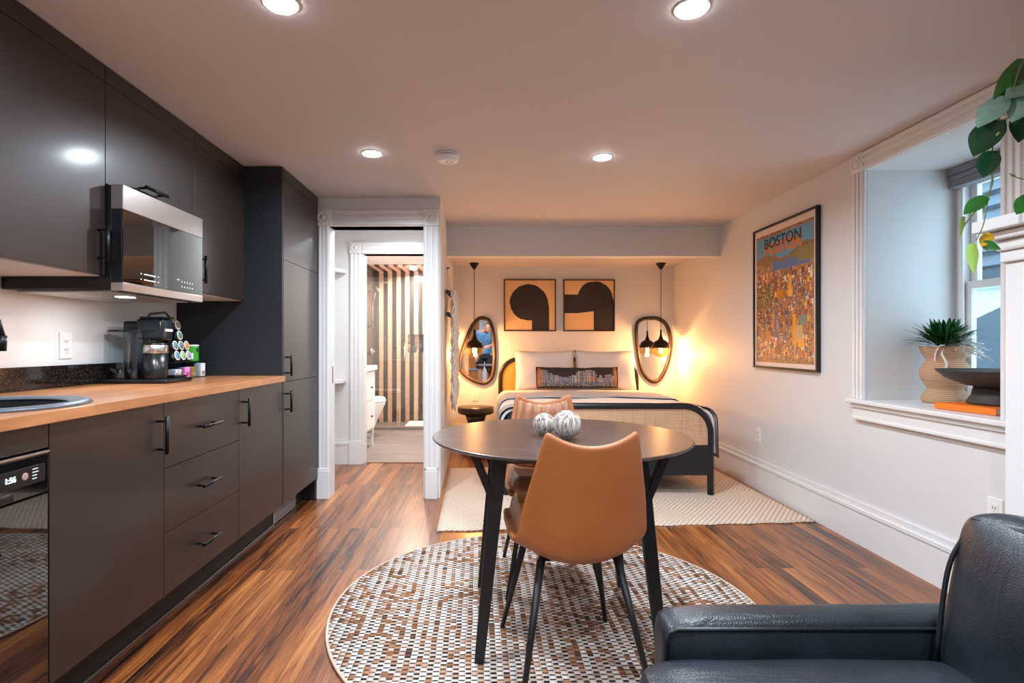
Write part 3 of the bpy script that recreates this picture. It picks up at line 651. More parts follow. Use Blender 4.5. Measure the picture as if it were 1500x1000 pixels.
# wall outlets
def outlet(x, y, z, ax, label, w=.07, h=.115, sw=False):
    b = B()
    s = 1 if ax == '+x' else -1
    def bx(u0, u1, z0, z1, d0, d1, mi=0, bev=.0):
        if ax == '-y': b.box(x+u0, x+u1, y-d1, y-d0, z+z0, z+z1, bev, mi=mi)
        else: b.box(min(x+s*d0, x+s*d1), max(x+s*d0, x+s*d1), y+u0, y+u1, z+z0, z+z1, bev, mi=mi)
    bx(-w/2, w/2, -h/2, h/2, 0, .006, bev=.002); bx(-.018, .018, -.035, .035, .006, .008, bev=.001)
    for k in (-.018, .018):
        bx(-.008, -.005, k-.006, k+.006, .008, .0085, 1); bx(.005, .008, k-.005, k+.005, .008, .0085, 1); bx(-.002, .002, k-.013, k-.010, .008, .0085, 1)
    return one('wall_outlet', b, [WHT, BLKP], label, 'outlet')
outlet(XL+.0005, 2.455, 1.107, '+x', 'white outlet on the kitchen wall left of the coffee maker')
outlet(XR-.0005, 4.30, .42, '-x', 'white outlet on the right wall below the framed poster')
outlet(XR-.0005, 2.29, .426, '-x', 'white outlet on the right wall above the leather armchair')
outlet(-.155, YB-.0005, .54, '-y', 'small outlet on the bedroom wall above the round side table')

# ---- coffee maker (faces the room, +X)
T = .9275
cm = thing('coffee_maker', 'black pod coffee maker with clear water tank on the worktop', 'coffee maker', (-1.68, 2.75, T))
part('base', B().box(-1.83, -1.515, 2.63, 2.865, T, T+.02, .008, 3), BLKP, cm)
tk = part('water_tank', B().sweep([(-1.772, 2.69, T+.022), (-1.772, 2.69, T+.245)], [.048, .050], 28, cap=False).sweep([(-1.70, 2.685, T+.022), (-1.70, 2.685, T+.245)], [.034, .036], 28, cap=False), CLRB, cm)
part('water', B().cyl((-1.772, 2.69, T+.023), (-1.772, 2.69, T+.07), .045, n=24).cyl((-1.70, 2.685, T+.023), (-1.70, 2.685, T+.07), .031, n=24), mat_glass('tank_water', '88b4cc', .08), tk)
part('lid', B().cyl((-1.772, 2.69, T+.2455), (-1.772, 2.69, T+.254), .0515, n=28).cyl((-1.70, 2.685, T+.2455), (-1.70, 2.685, T+.253), .0375, n=24), BLKP, tk)
part('body', B().box(-1.80, -1.66, 2.75, 2.86, T+.02, T+.30, .012, 3), BLKP, cm)
hd = part('brew_head', B().box(-1.735, -1.600, 2.745, 2.845, T+.205, T+.312, .016, 4), M('dark_teal_plastic', '1d2a30', .25, bmp=.01), cm)
part('button', B().box(-1.601, -1.596, 2.765, 2.83, T+.248, T+.262, .002), WHT, hd, 'white button')
part('lid_handle', B().sweep([(-1.69, 2.77, T+.312), (-1.68, 2.775, T+.335), (-1.62, 2.80, T+.345), (-1.60, 2.81, T+.318)], .006, 8).box(-1.72, -1.60, 2.755, 2.85, T+.3125, T+.322, .003), BLKP, cm)
part('drip_tray', B().box(-1.655, -1.54, 2.755, 2.86, T+.021, T+.030, .003), BLK, cm)
fr = thing('milk_frother', 'black ribbed frother cup with steel band in front of the coffee maker', 'frother', (-1.600, 2.690, T+.0205))
part('cup', B().lathe([(0, 0), (.05, 0), (.052, .005), (.052, .122), (0, .122)], (-1.600, 2.690, T+.0205), 32, wob=lambda a, z: 1+.012*cos(26*a)), BLKP, fr)
part('band', B().lathe([(.0535, .122), (.0545, .124), (.0545, .160), (.053, .162), (0, .162)], (-1.600, 2.690, T+.0205), 32), STEEL, fr)
part('lid', B().lathe([(.05, .1625), (.05, .170), (.02, .174), (0, .174)], (-1.600, 2.690, T+.0205), 28), BLKP, fr)
# organizer tray and pods
og = thing('coffee_organizer', 'clear drawer organizer holding packets beside the coffee maker', 'organizer', (-1.71, 3.09, T))
part('shell', B().box(-1.80, -1.622, 2.90, 3.27, T, T+.004).box(-1.80, -1.622, 2.90, 3.27, T+.088, T+.092, .001).box(-1.80, -1.796, 2.90, 3.27, T+.004, T+.088).box(-1.796, -1.622, 2.90, 2.904, T+.004, T+.088).box(-1.796, -1.622, 3.266, 3.27, T+.004, T+.088), CLRB, og)
for y in (2.995, 3.16): part('divider', B().box(-1.796, -1.622, y, y+.003, T+.004, T+.088), CLRB, og)
for y, w, h, colr, nm in ((2.93, .028, .05, 'd8d4d8', 'white sugar box in the clear organizer nearest the coffee maker'), (2.965, .026, .05, 'c9c4ca', 'pale sugar box in the clear organizer beside the divider'), (3.035, .055, .058, 'e58ac0', 'pink packet in the clear organizer'), (3.10, .05, .058, '8c6a42', 'brown packet in the clear organizer'), (3.20, .05, .075, 'e6e2e4', 'white bag at the far end of the clear organizer')):
    b = B().box(-1.675, -1.632, y-w/2, y+w/2, T+.0045, T+.0045+h, .005, 3)
    b.box(-1.632, -1.631, y-w*.3, y+w*.3, T+.015, T+.035, mi=1)
    one('packet', b, [M('packet_'+colr, colr, .4, bmp=.05), M('packet_label_'+colr, 'a08060' if colr != 'e58ac0' else 'b84a90', .5, bmp=.02)], nm, 'packet')
pr = thing('pod_rack', 'black stepped rack holding coffee pods on the organizer', 'rack', (-1.70, 2.985, T+.0925))
part('frame', B().box(-1.775, -1.628, 2.905, 3.065, T+.0925, T+.100, .002).box(-1.775, -1.654, 2.905, 3.06, T+.1, T+.155, .003).box(-1.775, -1.664, 2.905, 3.06, T+.155, T+.205, .003).box(-1.775, -1.669, 2.925, 3.01, T+.205, T+.30, .003), BLKP, pr)
pods = [(2.925, .125, '5fa3b8', 'blue-lidded', 'left of lower row'), (2.980, .125, '9ed07a', 'green-lidded', 'middle of lower row'), (3.035, .125, 'a6a0b4', 'grey-lidded', 'right of lower row'),
        (2.925, .178, '58a8a8', 'teal-lidded', 'left of upper row'), (2.980, .178, '7a8088', 'slate-lidded', 'middle of upper row'), (3.035, .178, 'e09a4a', 'orange-lidded', 'right of upper row'),
        (2.975, .232, '5f9a6c', 'dark green-lidded', 'above the rows'), (2.955, .285, 'a58a88', 'mauve-lidded', 'topmost')]
Rp = Matrix.Rotation(radians(78), 3, 'Y')
for y, z, colr, l1, l2 in pods:
    x = -1.672 if z < .16 else (-1.682 if z < .2 else -1.687)
    x += .036; p = thing('coffee_pod', '%s coffee pod in the black rack, %s' % (l1, l2), 'coffee pod', (x, y, T+z), 'coffee pods in the rack')
    part('cup', B().lathe([(0, -.014), (.017, -.012), (.022, .008), (.0225, .008)], (x, y, T+z), 20, R=Rp), WHT, p)
    part('lid', B().lathe([(.0255, .008), (.0255, .0095), (.0195, .0100), (0, .0100)], (x, y, T+z), 20, R=Rp), WHT, p)
    part('lid_print', B().lathe([(.0185, .0101), (.0185, .0106), (0, .0106)], (x, y, T+z), 20, R=Rp), M('print_'+colr, colr, .4, bmp=.01), p)
cn = thing('snack_can', 'small green snack can on the clear organizer', 'can', (-1.685, 3.17, T+.0925))
part('can', B().lathe([(0, 0), (.037, 0), (.038, .002), (.038, .083)], (-1.685, 3.17, T+.0925), 28), M('green_label', '3fa838', .35, bmp=.01), cn)
part('lid', B().lathe([(.0395, .083), (.0395, .090), (.037, .091), (0, .091)], (-1.685, 3.17, T+.0925), 28), M('clear_lid', 'd6e2d0', .3, bmp=.01), cn)
def arcpatch(a0, a1, z0, z1, r, mi=0, b=None):
    b = b or B(); b.grid(8, 2, lambda u, v: Vector((-1.685+r*cos(a0+(a1-a0)*u), 3.17+r*sin(a0+(a1-a0)*u), T+.0925+z0+(z1-z0)*v)), mi); return b
part('label_marks', arcpatch(-1.3, -.8, .012, .045, .0385, 0, arcpatch(-.35, .05, .05, .072, .0385, 1)), [WHT, BLKP], cn, 'white and black label marks')
one('snack_bag', B().grid(9, 9, lambda u, v: Vector((-1.72+.018*sin(pi*u)*sin(pi*v), 3.088+.04*(u-.5)*(1-.25*v), T+.0925+.002+.135*v*(1-.12*abs(u-.7)))))
    .grid(9, 9, lambda u, v: Vector((-1.72-.014*sin(pi*u)*sin(pi*v), 3.088+.04*(u-.5)*(1-.25*v), T+.0925+.002+.135*v*(1-.12*abs(u-.7))))), M('orange_foil', 'd8803a', .35, var=.3, vscale=40, bmp=.2), 'orange foil snack bag standing behind the green can', 'bag')
# ================================================================ LIVING AREA
def smooth(t): t = max(0, min(1, t)); return t*t*(3-2*t)
def lerp(a, b, t): return a+(b-a)*t
def interp(tab, t):
    for (t0, *a), (t1, *b) in zip(tab, tab[1:]):
        if t <= t1:
            k = (t-t0)/(t1-t0); return [lerp(p, q, k) for p, q in zip(a, b)]
    return list(tab[-1][1:])
def catmull(pts, n=6, closed=True):
    out = []; m = len(pts)
    for i in range(m if closed else m-1):
        g = lambda k: Vector(pts[k % m]) if closed else Vector(pts[max(0, min(m-1, k))])
        p0, p1, p2, p3 = g(i-1), g(i), g(i+1), g(i+2)
        for k in range(n):
            t = k/n
            out.append(.5*((2*p1)+(p2-p0)*t+(2*p0-5*p1+4*p2-p3)*t*t+(3*p1-p0-3*p2+p3)*t**3))
    if not closed: out.append(Vector(pts[-1]))
    return out
# rugs
rr = thing('round_rug', 'round woven brown and white rug under the dining table', 'rug', (.24, 2.375, .0005))
part('woven_field', B().lathe([(0, 0), (.885, 0), (.888, .006), (.885, .0105), (.6, .011), (0, .011)], (.24, 2.375, .0005), 96), RUG, rr)
part('edge_binding', B().sweep([(.24+.891*cos(2*pi*k/120), 2.375+.891*sin(2*pi*k/120), .0065) for k in range(120)], .006, 8, closed=True), RUGE, rr)
fl_, fr_, br_, bl_ = (-.308, 3.32), (2.045, 3.50), (1.99, 5.15), (-.345, 5.01)
def rugf(u, v):
    x = lerp(lerp(fl_[0], fr_[0], u), lerp(bl_[0], br_[0], u), v); y = lerp(lerp(fl_[1], fr_[1], u), lerp(bl_[1], br_[1], u), v)
    return Vector((x, y+.006*sin(u*60)*(1-v), .009+.0015*sin(u*47)*sin(v*31)))
o = one('area_rug', B().grid(60, 40, rugf), BRUG, 'cream jute rug with raised geometric lines lying under the bed', 'rug'); mod(o, 'SOLIDIFY', thickness=.008, offset=-1)

# dining table
TC = (.285, 2.245)
dt = thing('dining_table', 'round dark wood dining table on black Y-shaped legs', 'table', (TC[0], TC[1], .0115))
part('tabletop', B().lathe([(0, .728), (.47, .728), (.498, .736), (.508, .744), (.508, .748), (.504, .750), (0, .750)], (TC[0], TC[1], 0), 96), TABT, dt); mod(bpy.data.objects['tabletop'], 'EDGE_SPLIT', split_angle=radians(25))
part('apron', B().box(.06, .51, 2.0, 2.03, .685, .727, .003).box(.06, .51, 2.46, 2.49, .685, .727, .003).box(.06, .09, 2.03, 2.46, .685, .727, .003).box(.48, .51, 2.03, 2.46, .685, .727, .003), TABL, dt)
for sx in (-1, 1):
    for sy in (-1, 1):
        top = Vector((TC[0]+sx*.245, TC[1]+sy*.265, .727)); bot = Vector((TC[0]+sx*.318, TC[1]+sy*.305, .0125))
        lg = B()
        def leg(a, b_, w0, w1, d0, d1):
            vs = []
            for p, w, d in ((b_, w1, d1), (a, w0, d0)):
                vs.append([lg.bm.verts.new((p.x+ex*w/2, p.y+ey*d/2, p.z)) for ex, ey in ((-1, -1), (1, -1), (1, 1), (-1, 1))])
            lg.bm.faces.new(vs[0][::-1]); lg.bm.faces.new(vs[1])
            for k in range(4): lg.bm.faces.new((vs[0][k], vs[0][(k+1) % 4], vs[1][(k+1) % 4], vs[1][k]))
        leg(top, bot, .056, .034, .04, .03)
        o = part('leg', lg, TABL, dt); mod(o, 'BEVEL', width=.003, segments=2)
        lg = B(); leg(Vector((TC[0]+sx*.335, TC[1]+sy*.285, .727)), Vector((TC[0]+sx*.268, TC[1]+sy*.28, .56)), .03, .026, .032, .03)
        o2 = part('leg_brace', lg, TABL, o); mod(o2, 'BEVEL', width=.002, segments=2)
for x, y, r, lab in ((.221, 2.235, .044, 'smaller marbled ball on the dining table, left one'), (.299, 2.145, .055, 'larger marbled ball on the dining table, right one')):
    b = B(); b.lathe([(0, -r)]+[(r*sin(pi*k/16), -r*cos(pi*k/16)) for k in range(1, 16)]+[(0, r)], (x, y, .752+r*.985), 48, wob=lambda a, z: 1+.008*cos(12*a))
    b.lathe([(r*.3, -r*1.0), (r*.32, -r*.93), (r*.1, -r*.93)], (x, y, .752+r*.985), 24)
    one('decorative_ball', b, mat_marble() if r < .05 else bpy.data.materials['pearly_marble'], lab, 'ornament', 'marbled balls on the dining table')

# chairs (local: seat faces +Y)
def chair(loc, rz, label):
    r = thing('dining_chair', label, 'chair', loc, 'tan leather dining chairs', rz)
    #        t    y     z    halfw  curl(y fwd at sides) lift(z at sides)
    prof = [(0, .235, .440, .195, 0, .000), (.06, .225, .458, .205, 0, .004), (.2, .12, .452, .218, 0, .016), (.36, -.02, .440, .222, 0, .024), (.47, -.11, .418, .220, .004, .050),
            (.56, -.178, .408, .212, .02, .086), (.64, -.226, .440, .208, .048, .078), (.72, -.246, .508, .204, .062, .040), (.82, -.262, .610, .192, .052, .010), (.92, -.288, .735, .164, .034, .004), (.975, -.300, .812, .149, .022, .010), (1, -.302, .832, .139, .016, .012)]
    def f(u, v, off=0.0):
        y, z, w, cu, li = interp(prof, v); s = 2*u-1
        z += li*abs(s)**2.2; y += cu*abs(s)**2
        if v > .9: z -= .034*(1-abs(s)**2)*smooth((v-.9)/.1)*1.0
        return Vector((w*s, y, z))
    b = B().grid(17, 34, lambda u, v: f(u, v)); o = part('seat_shell', b, CHAIRL, r, local=True)
    mod(o, 'SOLIDIFY', thickness=.022, offset=0); mod(o, 'SUBSURF', levels=1, render_levels=2)
    def pad(u, v):
        vv = .02+.955*v; uu = .06+.88*u; p = f(uu, vv); e = f(uu, min(1, vv+.01))-f(uu, max(0, vv-.01))
        nrm = Vector((0, -e.z, e.y)).normalized()
        if nrm.z < 0 and vv < .6: nrm = -nrm
        if vv >= .6 and nrm.y < 0: nrm = -nrm
        edge = min(1, min(u, 1-u)/.06)*min(1, min(v, 1-v)/.03)
        rib = abs(sin(u*pi*6)) if vv > .5 else .8
        seat = .034*smooth((.5-vv)/.1)
        return p+nrm*(.010+(.014+.010*rib+seat)*sqrt(max(0, edge)))
    o = part('padding', B().grid(49, 40, pad), CHAIRP, r, local=True)
    part('under_frame', B().box(-.13, .13, -.13, -.10, .395, .412, .003).box(-.13, .13, .10, .13, .405, .42, .003).box(-.015, .015, -.12, .12, .395, .410, .003), TABL, r, local=True)
    for sx in (-1, 1):
        for y0, y1, z0 in ((.13, .245, .415), (-.135, -.245, .405)):
            part('leg', B().cyl((sx*.125, y0, z0), (sx*.205, y1, .005), .0145, .0085, 12).cyl((sx*.205, y1, .006), (sx*.205, y1, .001), .0095, n=10), TABL, r, local=True)
    return r
c1 = chair((.281, 1.955, .0125), radians(5.5), 'tan leather chair nearest the camera, showing its back')
c2 = copy_tree(c1); c2.location = (.285, 2.655, .0125); c2.rotation_euler.z = pi; c2['label'] = 'tan leather chair tucked in on the bed side of the table'

# leather armchair
ac = thing('leather_armchair', 'dark navy leather armchair in the right foreground', 'armchair', (.8, .72, 0))
def cushion(b, x0, x1, y0, y1, z0, z1, r=.05, puff=.02):
    t = bmesh.new(); bmesh.ops.create_cube(t, size=1); bmesh.ops.subdivide_edges(t, edges=t.edges[:], cuts=11, use_grid_fill=True)
    cx, cy, cz = (x0+x1)/2, (y0+y1)/2, (z0+z1)/2; hx, hy, hz = (x1-x0)/2, (y1-y0)/2, (z1-z0)/2
    for v in t.verts:
        p = Vector((v.co.x*2*hx, v.co.y*2*hy, v.co.z*2*hz))
        q = Vector((max(-hx+r, min(hx-r, p.x)), max(-hy+r, min(hy-r, p.y)), max(-hz+r, min(hz-r, p.z))))
        d = p-q
        if d.length > 1e-9: p = q+d.normalized()*min(d.length, r)
        u, w, k = p.x/hx, p.y/hy, p.z/hz
        p.z += puff*k*(1-u*u)*(1-w*w); p.x += puff*.6*u*(1-k*k)*(1-w*w); p.y += puff*.6*w*(1-k*k)*(1-u*u)
        v.co = Vector((cx, cy, cz))+p+Vector((0, 0, .006))*noise.noise(p*7)
    for f in t.faces: f.smooth = True
    b.merge(t); return b
def pipe_rect(b, pts, r=.005, rad=.05): return b.sweep(catmull(pts, 8), r, 8, closed=True)
for (y0, y1) in ((1.108, 1.205), (.235, .332)):
    o = part('arm', cushion(B(), .35, 1.22, y0, y1, .18, .562, .03, .004), SOFA, ac); mod(o, 'SUBSURF', levels=1, render_levels=1)
    yy = y0+.004 if y0 > 1 else y1-.004
    part('piping', B().sweep([(.352, yy, .22), (.352, yy, .52), (.358, yy, .538), (.374, yy, .545), (1.2, yy, .545)], .005, 8), PIPE, o)
o = part('seat_cushion', cushion(B(), .275, .93, .338, 1.10, .34, .515, .055, .020), SOFA, ac); mod(o, 'SUBSURF', levels=1, render_levels=1)
part('piping', B().sweep([(.287, .38, .497), (.279, .6, .500), (.279, .85, .500), (.287, 1.05, .497)], .0035, 8), PIPE, o)
b = cushion(B(), -.11, .11, .338, 1.09, -.17, .16, .05, .03)
b.xf(Matrix.Translation((.978, 0, .622)) @ Matrix.Rotation(radians(12), 4, 'Y'))
for v in b.bm.verts: v.co += Vector((noise.noise(v.co*5)*.018, 0, noise.noise(v.co*6+Vector((5, 2, 1)))*.016))
o = part('back_cushion', b, SOFA, ac); mod(o, 'SUBSURF', levels=1, render_levels=2)
pb = B().sweep(catmull([(-.093, .38, .146), (-.099, .7, .160), (-.093, 1.03, .145), (-.088, 1.058, .134), (-.094, 1.071, .10), (-.104, 1.077, .03), (-.098, 1.071, -.12)], 6, False), .0045, 8)
for v in pb.bm.verts: pass
pb.xf(Matrix.Translation((.978, 0, .622)) @ Matrix.Rotation(radians(12), 4, 'Y'))
part('piping', pb, PIPE, o)
part('back', cushion(B(), 1.13, 1.27, .335, 1.105, .18, .74, .04, .006), SOFA, ac)
part('base', B().box(.33, 1.2, .345, 1.10, .17, .338, .01), SOFA, ac)
for x in (.42, 1.14):
    for y in (.30, 1.15): part('leg', B().cyl((x, y, .19), (x, y, .001), .018, .012), TABL, ac)

# ================================================================ BEDROOM
bed = thing('bed', 'black framed rattan bed against the far wall', 'bed', (.88, 5.1, .0125)); G = .0125
def arch(y, z1, r=.20, rad=.023):
    x0, x1 = .106+rad, 1.655-rad; zt = z1-rad
    p = [(x0, y, G+.0), (x0, y, .3)]
    p += [(x0+r-r*cos(a), y, zt-r+r*sin(a)) for a in [k*pi/2/10 for k in range(11)]]
    p += [(x1-r+r*sin(a), y, zt-r+r*cos(a)) for a in [k*pi/2/10 for k in range(11)]]
    p += [(x1, y, .3), (x1, y, G)]; return p
def panel(y, z0, z1, r=.18, ins=.04):
    x0, x1 = .106+ins, 1.655-ins
    pl = [(x0, z0)]+[(x0+r-r*cos(a), z1-r+r*sin(a)) for a in [k*pi/2/8 for k in range(9)]]+[(x1-r+r*sin(a), z1-r+r*cos(a)) for a in [k*pi/2/8 for k in range(9)]]+[(x1, z0)]
    return pl
for nm, y, z1, mt_, zb in (('footboard', 4.12, .683, RAT, .375), ('headboard', 6.18, .975, RATO, .375)):
    o = part(nm, B().sweep(arch(y, z1), .024, 12, up=(0, 1, 0)), BEDB, bed)
    part('rattan_panel', B().prism(panel(y, zb, z1-.04), y-.006, y+.006, 'y'), mt_, o, 'woven rattan panel')
    part('lower_panel', B().box(.14, 1.62, y-.012, y+.012, .152, zb, .002), BEDB, o)
for x in (.112, 1.62): part('side_rail', B().box(x, x+.028, 4.14, 6.16, .17, .33, .003), BEDB, bed)
part('slat_base', B().box(.142, 1.618, 4.15, 6.15, .29, .325), BEDB, bed)
part('mattress', B().box(.15, 1.61, 4.155, 6.14, .326, .60, .05, 4), LINEN, bed)
def drape(y0, y1, x0, x1, zt, zb, r, amp, ny=50, nu=90, seed=0, zb2=None):
    zb2 = zb if zb2 is None else zb2
    def f(u, v):
        La = zt-r-zb; Lb = pi*r/2; Lc = x1-x0-2*r; Ld = zt-r-zb2; tot = La+Lb*2+Lc+Ld; s = u*tot; y = lerp(y0, y1, v)
        w = noise.noise(Vector((s*3, y*2.2, seed)))
        if s < La: return Vector((x0-abs(amp*1.2*sin(y*13+seed)*(1-s/La)*.6)-.0, y, zb+s+.01*sin(y*9)*(1-s/La)))
        s -= La
        if s < Lb: a = s/r; return Vector((x0+r-r*cos(a), y, zt-r+r*sin(a)+w*amp*.3))
        s -= Lb
        if s < Lc: return Vector((x0+r+s, y, zt+w*amp+.012*sin(pi*s/Lc)))
        s -= Lc
        if s < Lb: a = s/r; return Vector((x1-r+r*sin(a), y, zt-r+r*cos(a)+w*amp*.3))
        s -= Lb
        return Vector((x1+abs(amp*1.2*sin(y*13+seed)*(s/Ld)*.6), y, zt-r-s))
    return B().grid(nu, ny, f)
o = one('duvet', drape(4.18, 5.86, .085, 1.685, .636, .30, .11, .012), LINEN, 'white duvet draped over the bed down both sides', 'duvet'); mod(o, 'SOLIDIFY', thickness=.02, offset=-1)
o = one('folded_blanket', drape(4.86, 5.42, .078, 1.694, .6485, .42, .11, .012, 20, seed=0), SHEET, 'grey-blue folded sheet band across the upper half of the bed', 'blanket'); mod(o, 'SOLIDIFY', thickness=.004, offset=-1)
o = one('striped_throw', drape(4.165, 4.38, .072, 1.706, .6490, .27, .11, .012, 24, seed=0), THROW, 'black and cream striped throw over the foot end of the bed', 'throw'); mod(o, 'SOLIDIFY', thickness=.005, offset=-1)
def pillow(w, h, t, rx, loc, nu=25, nv=19, droop=0, seed=0, colf=None):
    b = B()
    for sgn in (1, -1):
        def f(u, v):
            a, c = 2*u-1, 2*v-1
            k = (1-a**4)**.55*(1-c**4)**.55 if abs(a) < 1 and abs(c) < 1 else 0
            px = a*w/2*(1-.05*(1-abs(c)**2)*0-.04*(1-c*c)*abs(a)); pz = c*h/2*(1-.13*(1-a*a)*(abs(c)**1.5)*.6)
            return Vector((px, sgn*t/2*k*(1+.25*noise.noise(Vector((a*1.5, c*1.5, seed)))), pz+.006*noise.noise(Vector((a*3, c*3, seed+9)))))
        b.grid(nu, nv, f)
    bmesh.ops.remove_doubles(b.bm, verts=b.bm.verts, dist=.0004)
    b.xf(Matrix.Translation(loc) @ Matrix.Rotation(rx, 4, 'X')); return b
for x, lab, sd in ((.60, 'white bed pillow on the left, leaning on the headboard', 1), (1.245, 'white bed pillow on the right, leaning on the headboard', 4)):
    pw = thing('bed_pillow', lab, 'pillow', (x, 5.98, .66), 'white bed pillows')
    part('pillowcase', pillow(.646, .455, .17, radians(-16), (x, 5.985, .835), seed=sd), LINEN, pw)
# lumbar cushion with an embroidered skyline
lc = thing('lumbar_cushion', 'long dark cushion with an embroidered city skyline in front of the pillows', 'cushion', (.915, 5.80, .66))
random.seed(11)
NX, NZ = 150, 42
colg = [[(.035, .022, .018) for _ in range(NX)] for _ in range(NZ)]
hts = []; x = 6
while x < NX-10:
    w = random.randint(4, 9); h = int(9+17*(.55+.45*sin(x*.075+1.2))*random.uniform(.6, 1.0)) if x < 105 else random.randint(8, 17)
    c_ = random.choice([(.30, .26, .26), (.20, .18, .20), (.36, .31, .30), (.26, .2, .17), (.17, .18, .23)])
    for zz in range(10, min(NZ-4, 10+h)):
        for xx in range(x, min(NX-8, x+w)):
            edge = xx in (x, x+w-1) or zz == 10+h-1 or (zz % 3 == 0) or ((xx-x) % 2 == 0 and w > 6)
            colg[zz][xx] = tuple(q*(1.5 if edge else .35) for q in c_)
    x += w-random.randint(0, 1)
for zz in range(3, 10):
    for xx in range(6, NX-8):
        k = random.random(); colg[zz][xx] = (.10, .10, .15) if k < .6 else ((.25, .26, .22) if k < .85 else ((.12, .2, .08) if k < .93 else (.7, .66, .6)))
for zz in range(14, 20):
    for xx in range(98, 103): colg[zz][xx] = (.75, .12, .03)
for zz in range(2, NZ-2):
    for xx in list(range(2, 7))+list(range(NX-9, NX-3)): colg[zz][xx] = (.35, .13, .04) if random.random() < .75 else (.1, .04, .02)
b = pillow(.84, .225, .10, radians(-14), (.915, 5.80, .772), 101, 41, seed=2)
lay = b.bm.loops.layers.color.new('Col'); Ri = (Matrix.Translation((.915, 5.80, .772)) @ Matrix.Rotation(radians(-14), 4, 'X')).inverted()
for f in b.bm.faces:
    c = Ri @ f.calc_center_median(); u = int((c.x/.84+.5)*NX); v = int((c.z/.225+.5)*NZ)
    q = colg[max(0, min(NZ-1, v))][max(0, min(NX-1, u))]
    q = tuple((1.055*t**(1/2.4)-.055) if t > .0031 else 12.92*t for t in q)
    for l in f.loops: l[lay] = (*q, 1)
part('cover', b, mat_attr('embroidered_cloth', .8), lc)
part('corner_piping', B().sweep([(.50, 5.79, .665), (.498, 5.80, .77), (.495, 5.825, .882)], .006, 8).sweep([(1.33, 5.79, .665), (1.332, 5.80, .77), (1.335, 5.825, .882)], .006, 8), DARKB, lc)

# mirrors
ML = [(707, 463.7), (717, 468), (722.5, 482), (725.5, 510), (725, 535), (722, 552), (715, 560.5), (706, 562.5), (692, 558), (678, 548.5), (672.5, 537), (674, 520), (681, 500), (690, 478), (698.5, 467)]
MR = [(952, 464.5), (965, 465.5), (976, 473), (982, 487), (983.5, 507), (979.5, 530), (971.5, 550), (962.5, 560), (952, 558.5), (941.5, 547), (935.5, 526), (933, 508), (931, 488), (932.5, 473), (940, 466.5)]
for nm, pts, lab in (('wall_mirror', ML, 'dark rimmed pebble-shaped mirror left of the bed, narrow end up'), ('wall_mirror', MR, 'dark rimmed pebble-shaped mirror right of the bed, narrow end down')):
    s_ = 131.5; Q = catmull([P(x, y, s_) for x, y in pts], 6)
    cx = sum(p.x for p in Q)/len(Q); cz = sum(p.z for p in Q)/len(Q); zb = min(p.z for p in Q)
    r = thing(nm, lab, 'mirror', (cx, YB-.002, zb), 'pebble-shaped mirrors')
    Qi = [Vector((cx+(p.x-cx)*.96, 0, cz+(p.z-cz)*.97)) for p in Q]
    part('glass', B().prism([(p.x, p.z) for p in Qi], YB-.018, YB-.008, 'y'), MIR, r)
    part('rim', B().sweep([(cx+(p.x-cx)*.955, YB-.021, cz+(p.z-cz)*.965) for p in Q], .0215, 12, closed=True), MIRF, r)
# pendants
for x, lab in ((-.156, 'left of the bed'), (1.84, 'right of the bed')):
    y = 5.985; r = thing('pendant_lamp', 'lit globe pendant lamp with bronze cap hanging %s' % lab, 'pendant lamp', (x, y, .97), 'globe pendant lamps')
    part('canopy', B().lathe([(0, 1.984), (.052, 1.984), (.052, 1.978), (.010, 1.915), (0, 1.912)], (x, y, 0), 24), DARKB, r)
    part('cord', B().cyl((x, y, 1.92), (x, y, 1.27), .0035, n=8), DARKB, r)
    R0 = .096; zc = 1.072
    part('cap', B().lathe([(0, zc+.205), (.009, zc+.20), (.010, zc+.165), (.014, zc+.135), (.022, zc+.112), (.028, zc+.0965)]+[((R0+.002)*cos(a), zc+(R0+.002)*sin(a)) for a in [radians(q) for q in (72, 60, 45, 30, 15, 2)]]+[(R0-.004, zc+.003), (.03, zc+.088), (0, zc+.09)], (x, y, 0), 32), DARKB, r)
    part('glass_globe', B().lathe([(R0*cos(a), zc+R0*sin(a)) for a in [radians(q) for q in (0, -12, -25, -40, -55, -70, -82)]]+[(0, zc-R0)], (x, y, 0), 32), AMB, r)
    part('bulb', B().lathe([(0, zc-.052), (.012, zc-.048), (.021, zc-.03), (.017, zc-.008), (.010, zc+.01), (.010, zc+.05), (0, zc+.05)], (x, y, 0), 16), BULB, r)
    l = bpy.data.lights.new('pendant_light', 'POINT'); l.energy = PEND_W; l.color = (1, .62, .37); l.shadow_soft_size = .022
    lo = bpy.data.objects.new('pendant_light', l); lo.location = (x, y, zc-.075); COL.objects.link(lo)
# art
def art(x0, x1, z0, z1, shape, lab):
    r = thing('framed_print', lab, 'picture', ((x0+x1)/2, YB-.001, z0), 'framed abstract prints above the bed'); f = .012; y0, y1 = YB-.028, YB-.001
    part('frame', B().box(x0, x0+f, y0, y1, z0, z1, .001).box(x1-f, x1, y0, y1, z0, z1, .001).box(x0+f, x1-f, y0, y1, z0, z0+f, .001).box(x0+f, x1-f, y0, y1, z1-f, z1, .001), ARTF, r)
    cv = part('canvas', B().box(x0+f, x1-f, y0+.010, y1-.004, z0+f, z1-f), ARTC, r)
    W_, H_ = x1-x0-2*f, z1-z0-2*f
    pts = [(x0+f+a*W_, z0+f+(1-c)*H_) for a, c in shape]
    part('black_shape', B().prism(pts, y0+.008, y0+.0105, 'y'), ARTD, cv)
def jit(pts): 
    random.seed(5); return [(a+random.uniform(-.006, .006) if .02 < a < .98 else a, c+random.uniform(-.006, .006) if .02 < c < .98 else c) for a, c in pts]
